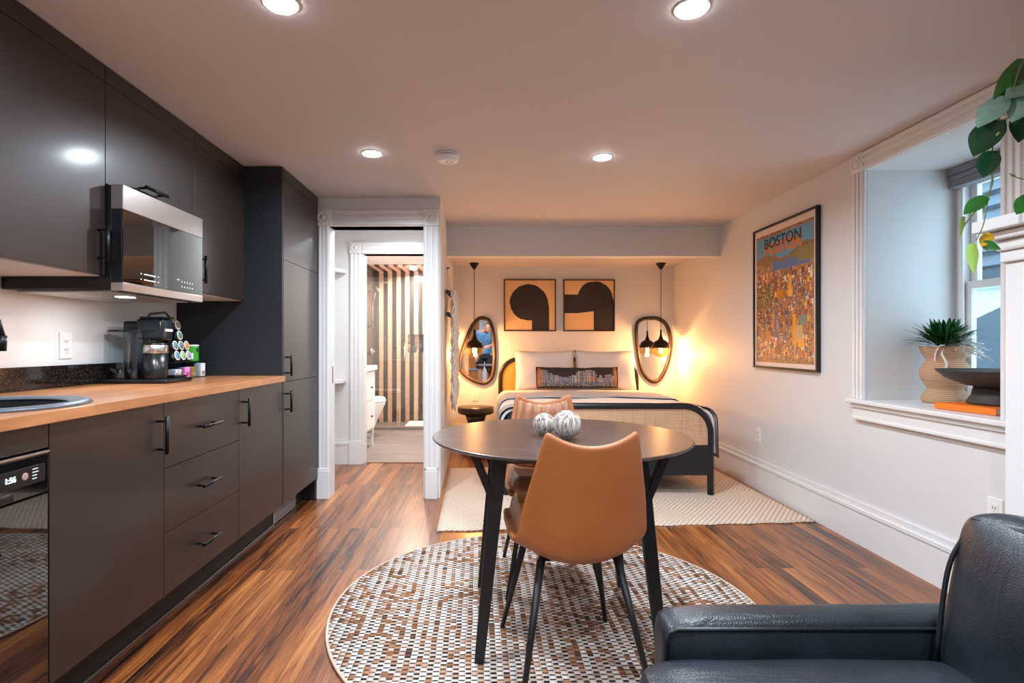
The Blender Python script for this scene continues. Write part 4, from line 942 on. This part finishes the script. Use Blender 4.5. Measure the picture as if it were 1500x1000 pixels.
s1 = [(.54, 1.0), (.54, .80)]+[(.46+.36*cos(a)*1.0, .44+.36*sin(a)) for a in [radians(q) for q in range(95, 272, 9)]]
s1 += [(.46+.42*cos(a), .50+.42*sin(a)) for a in [radians(q) for q in range(272, 352, 9)]]+[(.88, .55), (.885, 1.0)]
s2 = [(.0, .28), (.25, .28)]+[(.60+.34*cos(a), .36+.34*sin(a)) for a in [radians(q) for q in range(195, 262, 8)]]+[(.62+.36*cos(a), .40+.38*sin(a)) for a in [radians(q) for q in range(265, 350, 8)]]+[(1.0, .42), (1.0, 1.0), (.60, 1.0), (.60, .62)]+[(.42, .645), (.25, .66), (.0, .66)]
art(.168, .748, 1.262, 1.842, jit(s1), 'abstract print of one black rounded blot with a stem, left above the bed')
art(.832, 1.405, 1.262, 1.840, jit(s2), 'abstract print of a black bent arm shape, right above the bed')
# side table
st = thing('side_table', 'round dark wood pedestal table left of the bed', 'side table', (-.136, 5.86, .0))
part('top', B().lathe([(0, .39), (.165, .39), (.185, .40), (.19, .42), (.19, .455), (.186, .462), (0, .462)], (-.136, 5.86, 0), 40), STOOL, st)
part('pedestal', B().lathe([(0, .001), (.15, .001), (.155, .03), (.14, .12), (.08, .22), (.075, .26), (.095, .33), (.115, .389), (0, .389)], (-.136, 5.86, 0), 36), STOOL, st)
# macrame
mc = thing('macrame_hanging', 'cream macrame hanging from two wooden dowels on the bedroom side wall', 'wall hanging', (-.365, 5.0, .54))
part('dowel', B().cyl((-.338, 4.57, 1.545), (-.318, 5.50, 1.545), .0175, n=14), STOOL, mc)
part('dowel', B().cyl((-.338, 4.60, 1.365), (-.320, 5.42, 1.365), .0175, n=14), STOOL, mc)
part('hanging_cord', B().sweep([(-.345, 4.66, 1.56), (-.362, 4.92, 1.78), (-.348, 5.2, 1.56)], .006, 8), JUTE, mc)
part('wall_hook', B().cyl((-.378, 4.92, 1.785), (-.345, 4.92, 1.785), .006, n=8), DARKB, mc)
random.seed(3)
for seg, (ya, yb_, n_) in enumerate(((4.66, 4.92, 14), (4.93, 5.20, 14))):
    fb = B()
    for k in range(n_):
        y = lerp(ya, yb_, k/(n_-1)); zb = (.56+.10*abs(k-n_/2)/n_ if seg == 0 else .60+.12*abs(k-n_/2)/n_)+random.uniform(-.02, .02)
        pts = []; m = 24
        for j in range(m):
            t = j/(m-1); z = lerp(1.57, zb, t); pts.append((-.298+.016*sin(z*40+k*1.7)+.006*sin(k*2.1)-.0*t, y+.010*sin(z*34+k*2.4)*(1 if z > .8 else .5), z))
        fb.sweep(pts, [.008]*(m-4)+[.011, .012, .011, .006], 6)
    for k in range(6):
        z = 1.42-.11*k; fb.ball((-.288, (ya+yb_)/2+(.05 if k % 2 else -.05), z), (.014, .03, .02), 8)
    part('knotted_cords', fb, JUTE, mc)

# poster on right wall
pz0, pz1, py0, py1 = .937, 1.984, 3.495, 4.34
po = thing('framed_poster', 'tall framed illustrated city poster headed BOSTON on the right wall', 'poster', (XR-.002, (py0+py1)/2, pz0)); fw = .016
part('frame', B().box(XR-.028, XR-.001, py0, py0+fw, pz0, pz1, .001).box(XR-.028, XR-.001, py1-fw, py1, pz0, pz1, .001).box(XR-.028, XR-.001, py0+fw, py1-fw, pz0, pz0+fw, .001).box(XR-.028, XR-.001, py0+fw, py1-fw, pz1-fw, pz1, .001), BLKP, po)
part('paper_margin', B().box(XR-.018, XR-.003, py0+fw, py1-fw, pz0+fw, pz1-fw), M('poster_paper', 'e6d2c4', .5, bmp=.01), po)
random.seed(21); GX, GZ = 130, 168
pic = [[(0, 0, 0)]*GX for _ in range(GZ)]
warm = ['b5622c', 'c9783c', '8a4a2a', 'd99a62', 'a06a44', 'e0a030', '7c5a48', 'b98a68', '6a6a58', 'd8c0a8', '9c4a34', '5a6488', 'c46a30', '84704a']
def srgb(h): return tuple(int(h[i:i+2], 16)/255 for i in (0, 2, 4))
def rect(x, z, w, h, c):
    for zz in range(max(0, z), min(GZ, z+h)):
        for xx in range(max(0, x), min(GX, x+w)): pic[zz][xx] = c
for zz in range(GZ):       # zz=0 bottom ; xx=0 left as seen (far side)
    for xx in range(GX):
        t = zz/GZ; u = xx/GX
        sky = .80+.03*sin(u*9)+(.03*u)
        if t > sky: c = srgb('5f98b4')
        elif t > .755+.02*sin(u*23)+.0*u: c = srgb('7a6238') if random.random() < .6 else srgb('a8744a')
        elif t > .70 and .3 < u < .95: c = srgb('56749c')
        else: c = srgb(random.choice(warm))
        pic[zz][xx] = c
for _ in range(1500):
    z = random.randint(0, 112); w = random.randint(1, 5); h = random.randint(1, 7); c = srgb(random.choice(warm)); k = random.uniform(.75, 1.15)
    rect(random.randint(0, GX), z, w, h, tuple(min(1, q*k) for q in c))
for _ in range(260): rect(random.randint(0, GX), random.randint(0, 110), random.randint(1, 2), random.randint(1, 3), srgb(random.choice(['efe0d0', 'e8d0b8', '3c3a48', '5a6a98'])))
for x, z, w, h, c in ((78, 88, 7, 20, 'e8a020'), (76, 82, 11, 8, 'f0b030'), (52, 82, 14, 10, 'c88020'), (46, 34, 5, 30, '6a6c98'), (41, 40, 4, 24, 'd88838'), (87, 22, 7, 38, 'e89a28'), (94, 26, 14, 20, 'c8a070'), (98, 20, 12, 9, 'e8a030'), (25, 28, 12, 13, 'c8804a'), (100, 46, 16, 12, '7c8478'), (28, 103, 6, 12, 'c4763c'), (44, 92, 9, 18, '94562a'), (60, 60, 3, 10, 'b05a48'), (66, 28, 8, 8, '6a7a98'), (0, 70, 40, 28, None), (50, 118, 50, 10, '56749c'), (98, 122, 32, 16, '8a7c48')):
    if c: rect(x, z, w, h, srgb(c))
    else:
        for _ in range(300): rect(x+random.randint(0, w), z+random.randint(0, h), 2, 2, srgb(random.choice(['6e6238', '8a7a48', '54502c', 'a88a5a'])))
for x in range(GX):
    for z in list(range(0, 5))+list(range(GZ-4, GZ)): pic[z][x] = srgb(random.choice(['9a6238', 'c89468', '6a4830']))
for z in range(GZ):
    for x in (0, GX-1): pic[z][x] = srgb('7a5238')
b = B(); iy0, iy1, iz0, iz1 = py0+fw+.028, py1-fw-.028, pz0+fw+.03, pz1-fw-.045
lay = b.bm.loops.layers.color.new('Col')
vs = [[b.bm.verts.new((XR-.0185, lerp(iy1, iy0, i/GX), lerp(iz0, iz1, j/GZ))) for i in range(GX+1)] for j in range(GZ+1)]
for j in range(GZ):
    for i in range(GX):
        f = b.bm.faces.new((vs[j][i], vs[j][i+1], vs[j+1][i+1], vs[j+1][i]))
        for l in f.loops: l[lay] = (*pic[j][i], 1)
part('illustration', b, mat_attr('printed_illustration', .35, .2), po)
for s_, dz, m_ in (('BOSTON', 0, M('letter_orange', 'c8783c', .4, bmp=.01)),): 
    text('title_face', s_, .105, m_, po, (XR-.0192, (iy0+iy1)/2+.01, iz1-.120), (pi/2, 0, -pi/2), .0004, 1.18, .008)
    text('title_shadow', s_, .105, M('letter_navy', '27344c', .4, bmp=.01), po, (XR-.0204, (iy0+iy1)/2+.01, iz1-.075), (pi/2, 0, -pi/2), .0003, 1.18, .001)
# ================================================================ HALL AND BATHROOM
for z, lab in ((1.79, 'upper small white corner shelf in the hall'), (.775, 'lower small white corner shelf in the hall')):
    r = thing('corner_shelf', lab, 'shelf', (-1.5, 5.1, z-.06), 'hall corner shelves')
    q = [(-1.599, 5.218)]+[(-1.599+.27*sin(a), 5.218-.27*cos(a)) for a in [k*pi/2/10 for k in range(11)]]
    part('shelf_board', B().prism(q, z-.014, z+.014), TR, r)
    part('bracket', B().prism([(-1.598, z-.014), (-1.42, z-.014), (-1.44, z-.03), (-1.598, z-.09)], 5.19, 5.217, 'y'), TR, r)
va = thing('bathroom_vanity', 'white vanity cabinet with basin through the bathroom doorway', 'vanity', (-1.46, 5.92, 0))
part('body', B().box(-1.636, -1.282, 5.60, 6.24, .19, .83, .002).box(-1.636, -1.282, 6.21, 6.24, .13, .19), WHT, va)
part('basin_top', B().box(-1.636, -1.245, 5.585, 6.255, .832, .885, .006), M('ceramic', 'f2efec', .12, bmp=.005), va)
for z0, z1 in ((.52, .82), (.21, .51)):
    o = part('drawer', B().box(-1.281, -1.265, 5.62, 6.22, z0, z1, .002), WHT, va)
    part('knob', B().cyl((-1.265, 6.01, (z0+z1)/2-.015), (-1.245, 6.01, (z0+z1)/2-.015), .006, .012), BLKP, o)
for y in (5.63, 6.21):
    for x in (-1.62, -1.30): part('leg', B().box(x-.015, x+.015, y-.02, y+.02, 0.001, .19), WHT, va)
part('faucet', B().sweep([(-1.56, 5.95, .886), (-1.56, 5.95, 1.04), (-1.52, 5.95, 1.07), (-1.46, 5.95, 1.05), (-1.45, 5.95, 1.0)], .011, 10), CHROME, va)
tl = thing('toilet', 'white toilet between the vanity and the glass shower', 'toilet', (-1.45, 6.75, 0)); CER = bpy.data.materials['ceramic']
def oval(cx, cy, rx, ry, z0, z1, tx=0):
    b = B(); rings = []
    for z, k, sh in z0: rings.append([b.bm.verts.new((cx+sh+rx*k*cos(2*pi*i/28), cy+ry*k*sin(2*pi*i/28), z)) for i in range(28)])
    for a, c in zip(rings, rings[1:]):
        for i in range(28): b.bm.faces.new((a[i], a[(i+1) % 28], c[(i+1) % 28], c[i])).smooth = True
    b.bm.faces.new(rings[0][::-1]); b.bm.faces.new(rings[-1]); return b
part('bowl', oval(-1.43, 6.75, .185, .17, [(.001, .55, -.06), (.10, .55, -.06), (.25, .75, -.03), (.40, .98, 0), (.425, 1, 0)], 0), CER, tl)
part('seat', oval(-1.43, 6.75, .19, .178, [(.428, 1, 0), (.448, 1, 0)], 0), CER, tl)
part('lid', oval(-1.435, 6.75, .185, .175, [(.450, 1, 0), (.475, .99, 0), (.482, .9, 0)], 0), CER, tl)
part('tank', B().box(-1.636, -1.60, 6.56, 6.94, .40, .80, .012), CER, tl)
GY = 7.37
struct('trim_3', B().box(-1.638, -.475, 7.33, 7.42, 0.001, .035, .003), TFL)
for x0, x1, lab in ((-1.632, -1.195, 'fixed clear glass shower panel beside the toilet'), (-1.185, -.48, 'clear glass shower door with bar handle')):
    r = thing('shower_glass', lab, 'shower glass', ((x0+x1)/2, GY, .036)); part('pane', B().box(x0, x1, GY-.004, GY+.004, .037, 2.0), SHG, r)
    if x1 > -1: part('handle', B().cyl((-1.10, GY-.045, .89), (-1.10, GY-.045, 1.14), .010).cyl((-1.10, GY-.045, .92), (-1.10, GY-.004, .92), .008).cyl((-1.10, GY-.045, 1.11), (-1.10, GY-.004, 1.11), .008), CHROME, r)
    else: part('edge_channel', B().box(x1, x1+.009, GY-.006, GY+.006, .037, 2.0), CHROME, r)
o = one('bath_mat', B().box(-1.13, -.50, 7.50, 7.98, .0015, .03, .01, 3), M('white_terry', 'f0ece6', .95, bmp=.5, bscale=200), 'white mat on the shower floor behind the glass', 'mat')
sh = thing('shower_set', 'chrome shower arm and slide bar on the left shower wall', 'shower', (-1.55, 7.75, 1.2))
part('arm', B().cyl((-1.639, 7.75, 1.97), (-1.40, 7.75, 1.975), .009).lathe([(0, .0), (.035, 0), (.035, -.012), (0, -.012)], (-1.40, 7.75, 1.97), 20), CHROME, sh)
part('slide_bar', B().cyl((-1.60, 7.70, 1.35), (-1.60, 7.70, 1.85), .008).cyl((-1.639, 7.70, 1.36), (-1.60, 7.70, 1.36), .008).cyl((-1.639, 7.70, 1.84), (-1.60, 7.70, 1.84), .008), CHROME, sh)
part('hand_shower', B().cyl((-1.59, 7.69, 1.70), (-1.55, 7.67, 1.86), .010, .013).lathe([(0, 0), (.045, 0), (.04, .02), (0, .025)], (-1.53, 7.66, 1.87), 20, R=Matrix.Rotation(radians(60), 3, 'Y')), CHROME, sh)
part('valve', B().cyl((-1.639, 7.72, 1.02), (-1.60, 7.72, 1.02), .045, n=24).cyl((-1.60, 7.72, 1.02), (-1.57, 7.72, 1.02), .015), CHROME, sh)
for k, (x, h, c_, lab) in enumerate(((-1.16, .16, '8a6a5a', 'first bottle from the left in the shower niche, tall brown'), (-1.08, .13, '4a4a52', 'second bottle from the left in the shower niche, short grey'), (-.99, .17, '3a4040', 'third bottle from the left in the shower niche, tall dark'), (-.90, .15, '2e3a34', 'bottle at the right of the shower niche, dark green'))):
    r = thing('bottle', lab, 'bottle', (x, 8.12, 1.0005), 'bottles in the shower niche')
    part('body', B().lathe([(0, 0), (.024, 0), (.026, .004), (.026, h*.68), (.012, h*.78), (0, h*.78)], (x, 8.12, 1.0005), 18), M('bottle_'+c_, c_, .25, bmp=.01), r)
    part('cap', B().lathe([(.011, h*.78), (.011, h), (0, h)], (x, 8.12, 1.0005), 14), BLKP, r)

# ================================================================ WINDOW SILL OBJECTS
def leafm(b, base, d, ln, wd, up=(0, 0, 1), droop=.2, mi=0, fold=.15, heart=False, n=7):
    base = Vector(base); d = Vector(d).normalized(); upv = Vector(up); side = d.cross(upv)
    if side.length < 1e-3: side = Vector((1, 0, 0))
    side.normalize(); nn = side.cross(d).normalized(); rows = []
    for i in range(n):
        t = i/(n-1)
        if heart: w = wd*.5*(max(0, sin(pi*min(1, t*.86+.14))**.8))*(1.25-.55*t) if t < 1 else 0
        else: w = wd*.5*sin(pi*(.06+.94*t))**.7 if t < 1 else 0
        c = base+d*ln*t-Vector((0, 0, 1))*droop*ln*t*t
        if heart and i == 0: c -= d*ln*.04
        rows.append([b.bm.verts.new(c-side*w+nn*fold*w), b.bm.verts.new(c-side*w*.5+nn*fold*w*.35), b.bm.verts.new(c), b.bm.verts.new(c+side*w*.5+nn*fold*w*.35), b.bm.verts.new(c+side*w+nn*fold*w)])
    for a, c in zip(rows, rows[1:]):
        for k in range(4):
            f = b.bm.faces.new((a[k], a[k+1], c[k+1], c[k])); f.smooth = True; f.material_index = mi
    return b
vc = Vector((2.365, 2.90, .8115))
pp = thing('potted_plant', 'coiled rattan vase of green foliage on the window sill', 'potted plant', vc)
vp = [(0, .001)]+[(p.x, p.y) for p in catmull([(.096, .001, 0), (.102, .022, 0), (.086, .056, 0), (.078, .072, 0), (.090, .095, 0), (.106, .130, 0), (.108, .160, 0), (.097, .192, 0), (.083, .215, 0), (.085, .232, 0), (.100, .258, 0), (.112, .290, 0)], 5, False)]+[(.106, .292), (.08, .262), (0, .255)]
pr_ = []
for (r0, z0), (r1, z1) in zip(vp, vp[1:]):
    n_ = max(1, int(abs(z1-z0)/.0045))
    for k in range(n_):
        t = k/n_; z = lerp(z0, z1, t); pr_.append((lerp(r0, r1, t)+(.0012*cos(z*2*pi/.0095) if r0 > 0 and r1 > 0 else 0), z))
pr_.append(vp[-1])
part('vase', B().lathe(pr_, vc, 48), VASE, pp)
random.seed(9); fb = B()
for k in range(210):
    a = random.uniform(0, 2*pi); el = random.uniform(.15, 1.35); st_ = vc+Vector((.05*cos(a)*random.random(), .05*sin(a)*random.random(), .285+.03*random.random()))
    leafm(fb, st_+Vector((cos(a)*cos(el), sin(a)*cos(el), sin(el)))*.02, (cos(a)*cos(el), sin(a)*cos(el), sin(el)), random.uniform(.10, .16), random.uniform(.014, .024), droop=.22, mi=random.choice((0, 0, 1)))
o = part('foliage', fb, [LEAFD, LEAF], pp)
fb = B()
for k in range(64):
    a = random.gauss(-.85, .40); el = random.uniform(.25, 1.25); d = Vector((cos(a)*cos(el), sin(a)*cos(el), sin(el))); p0 = vc+Vector((0, 0, .285)); ln = random.uniform(.12, .19)
    pts = [p0+d*ln*t-Vector((0, 0, 1))*.10*t*t*(1.2-el*.5) for t in (0, .25, .5, .75, 1)]; fb.sweep(pts, [.0032, .003, .0028, .0024, .0015], 5)
    for j in range(7):
        q = pts[2].lerp(pts[4], j/6); leafm(fb, q, (random.uniform(-1, 1), random.uniform(-1, 1), random.uniform(-.5, 1)), .024, .004, n=3)
part('dried_stems', fb, PALE, pp, 'white dried stems')
part('ribbon', B().grid(4, 12, lambda u, v: vc+Vector((-.070-.030*v*0-.012*u*0, -.088+.018*u, .295-.13*v))+Vector((-.006*sin(v*5), .012*sin(v*7), 0)))
     .grid(3, 12, lambda u, v: vc+Vector((-.085, -.075+.010*u, .295-.08*v))+Vector((-.01*sin(v*3), .03*v, 0))), PALE, pp, 'white ribbon')
bk = thing('orange_book', 'orange hardback lying on the window sill under the dark bowl', 'book', (2.27, 2.52, .8115)); Rb = (Vector((2.27, 2.52, .826)), Matrix.Rotation(radians(6), 3, 'Z'))
part('cover', B().box(2.125, 2.42, 2.375, 2.665, .8115, .8145, .001, rot=Rb).box(2.125, 2.42, 2.375, 2.665, .8375, .8405, .001, rot=Rb).box(2.122, 2.127, 2.375, 2.665, .8115, .8405, .001, rot=Rb), ORNG, bk)
part('pages', B().box(2.128, 2.412, 2.381, 2.659, .8147, .8373, rot=Rb), PAGE, bk)
bw = thing('pedestal_bowl', 'dark carved pedestal bowl resting on the orange book', 'bowl', (2.30, 2.52, .8410))
part('bowl', B().lathe([(.07, .075), (.12, .085), (.19, .115), (.228, .150), (.231, .156), (.224, .156), (.18, .122), (.1, .098), (0, .09)], (2.30, 2.52, .841), 48), BOWL, bw)
part('foot', B().lathe([(0, 0), (.115, 0), (.118, .01), (.10, .04), (.092, .078), (0, .082)], (2.30, 2.52, .841), 40), BOWL, bw)

# ================================================================ TRAILING PLANT ON MANTEL
hp = thing('trailing_plant', 'trailing heart-leaved plant hanging over the mantel shelf', 'potted plant', (1.92, 1.68, 1.5505))
part('pot', B().lathe([(0, 0), (.075, 0), (.095, .10), (.11, .20), (.104, .20), (.09, .16), (0, .15)], (1.92, 1.68, 1.5505), 36), WHT, hp)
def PX(px, py, s=455): return P(px, py, s)
vine = catmull([(1.90, 1.68, 1.74), PX(1530, 95, 470), PX(1500, 88, 462), PX(1478, 150, 458), PX(1466, 168, 455), PX(1455, 205, 452), PX(1453, 250, 450), PX(1453, 272, 450), PX(1436, 300, 450), PX(1414, 328, 450), PX(1407, 342, 450)], 5, False)
part('vine', B().sweep(vine, .0022, 6), STEM, hp)
part('vine', B().sweep(catmull([(1.90, 1.66, 1.74), PX(1540, 130, 470), PX(1498, 150, 462), PX(1478, 172, 460), PX(1462, 175, 458), PX(1450, 168, 456)], 5, False), .002, 6), STEM, hp)
part('vine', B().sweep(catmull([PX(1453, 262, 450), PX(1446, 300, 448), PX(1440, 330, 446), PX(1430, 352, 446)], 5, False), .0018, 6), STEM, hp)
part('vine', B().sweep(catmull([PX(1520, 250, 455), PX(1505, 262, 455), PX(1490, 260, 455), PX(1479, 254, 455)], 5, False), .0018, 6).ball(PX(1484, 257, 455), (.006, .006, .003), 8), STEM, hp)
#        base px          tip px          width m  mat
LV = [((1497, 88), (1455, 142), .048, LEAF), ((1480, 108), (1470, 166), .042, LEAF), ((1468, 142), (1432, 184), .072, LEAFP), ((1456, 178), (1426, 226), .082, LEAFD), ((1462, 176), (1446, 218), .058, LEAFD),
      ((1452, 222), (1441, 258), .060, LEAFD), ((1510, 118), (1474, 142), .065, LEAFP), ((1512, 128), (1482, 176), .082, LEAFP), ((1505, 160), (1492, 206), .07, LEAFD), ((1512, 90), (1488, 118), .055, LEAFD),
      ((1442, 288), (1412, 312), .046, LEAF), ((1424, 358), (1426, 398), .030, LEAFL), ((1450, 342), (1438, 360), .036, LEAFY), ((1440, 356), (1466, 364), .034, LEAF), ((1512, 285), (1489, 312), .055, LEAF), ((1462, 180), (1460, 198), .020, LEAFL), ((1411, 318), (1406, 346), .014, STEM)]
for k, (a, c, w, m_) in enumerate(LV):
    s0 = 448+4*(k % 4); p0, p1 = PX(*a, s0), PX(*c, s0+6); d = p1-p0
    part('leaf', leafm(B(), p0, d, d.length*1.02, w, up=(-.55, -.8, .25+.1*(k % 3)), droop=.04, fold=-.18, heart=True, n=9), m_, hp)
random.seed(2)
for k in range(16):
    a = 2*pi*k/16; p0 = Vector((1.92+.06*cos(a), 1.68+.06*sin(a), 1.74)); d = Vector((cos(a), sin(a), random.uniform(.2, 1.1)))
    part('leaf', leafm(B(), p0+d*.06, d, .085, .065, droop=.5, fold=-.15, heart=True, n=8), LEAFD if k % 2 else LEAF, hp)

# ================================================================ CEILING FIXTURES
def downlight(x, y, lab, e=1.0, col=(.78, .89, 1.0), z=H, mul=1.0):
    r = thing('recessed_downlight', lab, 'ceiling light', (x, y, z-.012), 'recessed ceiling lights')
    part('trim_ring', B().lathe([(.050, -.0005), (.057, -.0005), (.057, -.003), (.050, -.005), (.049, -.0005)], (x, y, z), 32), WHT, r)
    part('lens', B().lathe([(.0488, -.001), (.048, -.008), (.03, -.0125), (0, -.0135)], (x, y, z), 28), LED, r, 'lit lens')
    l = bpy.data.lights.new('downlight_beam', 'AREA'); l.shape = 'DISK'; l.size = .09; l.energy = DOWN_W*e; l.color = col; l.spread = radians(165)
    o = bpy.data.objects.new('downlight_beam', l); o.location = (x, y, z-.016); COL.objects.link(o)
downlight(-.648, 1.745, 'ceiling light cut off by the top edge, above the kitchen side')
downlight(.642, 1.77, 'ceiling light cut off by the top edge, above the dining table')
downlight(-.649, 3.11, 'ceiling light left of the smoke detector')
downlight(.643, 3.17, 'ceiling light right of the smoke detector')
for x, y, lab in ((-.648, .35, 'left unseen ceiling light added for fill above the photographer'), (.642, .35, 'right unseen ceiling light added for fill above the photographer'), (-.648, -1.1, 'unseen ceiling light added for fill behind the photographer on the kitchen side'), (.642, -1.1, 'unseen ceiling light added for fill behind the photographer on the armchair side')): downlight(x, y, lab, .9)  # unseen downlights continuing the ceiling grid, added as fill light for the room
downlight(-.80, 4.72, 'ceiling light in the small hall behind the doorway', HALL_E, (.86, .93, 1.0))
downlight(-.95, 6.3, 'ceiling light in the bathroom', BATH_E, (1, .93, .88)); downlight(-1.05, 7.75, 'ceiling light inside the shower', BATH_E*1.1, (1, .88, .80), H-.012)
sd = thing('smoke_detector', 'white round smoke detector between the two far ceiling lights', 'smoke detector', (-.229, 3.13, H-.04))
part('mount', B().lathe([(0, -.0005), (.062, -.0005), (.063, -.008), (0, -.008)], (-.229, 3.13, H), 32), WHT, sd)
part('housing', B().lathe([(0, -.0125), (.062, -.0125), (.064, -.018), (.060, -.036), (.05, -.042), (.025, -.043), (.024, -.041), (.012, -.041), (.011, -.044), (0, -.044)], (-.229, 3.13, H), 36), WHT, sd)
part('sensor_gap', B().lathe([(0, -.008), (.056, -.008), (.056, -.0125), (0, -.0125)], (-.229, 3.13, H), 32), BLKP, sd)

# ================================================================ BEHIND THE CAMERA (seen in the mirrors)
dr_ = thing('entrance_door', 'orange wooden door reflected in the left mirror', 'door', (-.75, YR, 0))
part('leaf', B().box(-1.15, -.27, YR+.001, YR+.045, .005, 2.03, .003), WOODO, dr_); part('knob', B().ball((-.33, YR+.08, 1.0), .03).cyl((-.33, YR+.045, 1.0), (-.33, YR+.08, 1.0), .012), CHROME, dr_)
part('door_frame', B().box(-1.24, -1.155, YR+.001, YR+.03, .0, 2.12, .002).box(-.265, -.18, YR+.001, YR+.03, 0, 2.12, .002).box(-1.155, -.265, YR+.001, YR+.03, 2.04, 2.12, .002), TR, dr_)
sn = thing('low_bench', 'low grey bench with black legs reflected in the left mirror', 'bench', (-.33, -1.9, 0))
part('seat', B().box(-.62, -.14, -2.1, -1.7, .44, .50, .015, 3), M('bench_grey', '6a7074', .7, bmp=.1), sn)
for x in (-.56, -.20):
    for y in (-2.05, -1.75): part('leg', B().cyl((x, y, .44), (x, y, .001), .014), BLK, sn)
pe = thing('person', 'person in a blue shirt and dark shorts stooping, reflected in the left mirror', 'person', (-.10, -.55, 0))
O = Vector((-.10, -.55, 0))
def V(x, y, z): return O+Vector((x, y, z))
b = B()
for s in (-1, 1):
    b.sweep([V(s*.10, 0, .93), V(s*.105, .0, .70), V(s*.10, .01, .48), V(s*.10, -.01, .32), V(s*.10, -.02, .09), V(s*.10, -.02, .04)], [.088, .078, .055, .054, .036, .04], 14)
    b.sweep([V(s*.10, -.06, .04), V(s*.105, .06, .035), V(s*.11, .16, .022)], [.038, .038, .025], 10)
b.sweep([V(0, -.02, .86), V(0, -.02, .98), V(0, 0, 1.12), V(0, .06, 1.28), V(0, .12, 1.40)], [.13, .125, .115, .125, .10], 18, flat=1.25, up=(0, 1, 0))
b.sweep([V(-.17, .10, 1.385), V(0, .12, 1.40), V(.17, .10, 1.385)], [.055, .07, .055], 12)
b.sweep([V(0, .13, 1.40), V(.03, .19, 1.43), V(.055, .23, 1.45)], [.055, .05, .05], 12)
hd_ = V(.075, .27, 1.50); b.ball(hd_, (.073, .092, .105), 24)
b.ball(hd_+Vector((0, .088, -.035)), (.014, .02, .02), 10); b.ball(hd_+Vector((0, .072, -.075)), (.03, .022, .02), 10)
for s in (-1, 1): b.ball(hd_+Vector((s*.073, -.005, -.01)), (.012, .02, .03), 8)
# left arm hangs, right arm bent to the camera
def arm(sh_, el_, wr_, curl):
    b.sweep([sh_, sh_.lerp(el_, .5), el_, el_.lerp(wr_, .35), wr_], [.052, .044, .037, .038, .025], 12)
    d = (wr_-el_).normalized(); sd_ = d.cross(Vector((0, 1, .2))).normalized(); pn = d.cross(sd_).normalized(); pc = wr_+d*.045
    b.sweep([wr_, pc, wr_+d*.085], [.025, .038, .036], 12, flat=.5, up=tuple(sd_))
    for k, ln in enumerate((.062, .072, .068, .054)):
        p = wr_+d*.085+sd_*(.027-.018*k); b.sweep([p, p+d*ln*.5+pn*curl*.3*ln, p+d*ln*.85+pn*curl*ln*.9], [.0095, .009, .0075], 8)
    p = wr_+d*.03+sd_*.033; b.sweep([p, p+d*.03+sd_*.025, p+d*.06+sd_*.028+pn*.01], [.012, .010, .008], 8)
arm(V(-.19, .09, 1.38), V(-.24, .06, 1.10), V(-.20, .14, .86), .5)
arm(V(.19, .09, 1.38), V(.24, .12, 1.12), V(.10, .32, 1.08), .8)
o = part('body', b, SKIN, pe); mod(o, 'REMESH', mode='VOXEL', voxel_size=.0075, use_smooth_shade=True); mod(o, 'SMOOTH', factor=.5, iterations=3)
b = B(); b.sweep([V(0, -.02, .90), V(0, -.02, 1.0), V(0, 0, 1.12), V(0, .06, 1.28), V(0, .11, 1.38), V(0, .13, 1.43)], [.150, .142, .132, .14, .12, .07], 20, flat=1.25, up=(0, 1, 0))
for s, e in ((-1, V(-.225, .075, 1.19)), (1, V(.225, .11, 1.20))): b.sweep([V(s*.12, .10, 1.40), V(s*.18, .095, 1.37), e], [.07, .068, .062], 14)
o = part('shirt', b, SHIRT, pe); mod(o, 'REMESH', mode='VOXEL', voxel_size=.010, use_smooth_shade=True); mod(o, 'SMOOTH', factor=.5, iterations=3)
b = B(); b.sweep([V(0, -.02, .80), V(0, -.02, .96)], [.148, .14], 20, flat=1.2, up=(0, 1, 0))
for s in (-1, 1): b.sweep([V(s*.085, -.01, .90), V(s*.105, 0, .72), V(s*.108, .0, .56)], [.10, .098, .09], 16)
o = part('shorts', b, SHORT, pe); mod(o, 'REMESH', mode='VOXEL', voxel_size=.010, use_smooth_shade=True)
hb = B().ball(hd_+Vector((0, -.02, .03)), (.080, .090, .092), 20); o = part('hair', hb, HAIR, pe)
for s in (-1, 1): part('eye', B().ball(hd_+Vector((s*.027, .083, .002)), (.011, .008, .007), 8), BLKP, pe)
for s in (-1, 1): part('shoe', B().box(-.10+s*.105-.045, -.10+s*.105+.045, -.55-.09, -.55+.20, .001, .065, .025, 3), GREYD, pe)
# ================================================================ CAMERA, WORLD, VIEW
cam = bpy.data.cameras.new('camera'); co = bpy.data.objects.new('camera', cam); COL.objects.link(co)
co.location = (0, 0, CAMZ); co.rotation_euler = (pi/2, 0, 0); cam.sensor_width = 36; cam.lens = 36*F/1500
cam.shift_x = (750-VX)/1500; cam.shift_y = -(500-VY)/1500; cam.clip_start = .02
bpy.context.scene.camera = co
w = bpy.data.worlds.new('world'); bpy.context.scene.world = w; w.use_nodes = True
bg = w.node_tree.nodes['Background']; bg.inputs[0].default_value = (.62, .80, 1.0, 1); bg.inputs[1].default_value = SKY
vs_ = bpy.context.scene.view_settings; vs_.view_transform = 'Standard'; vs_.look = 'None'; vs_.gamma = 1; vs_.use_curve_mapping = False; vs_.exposure = EXPO
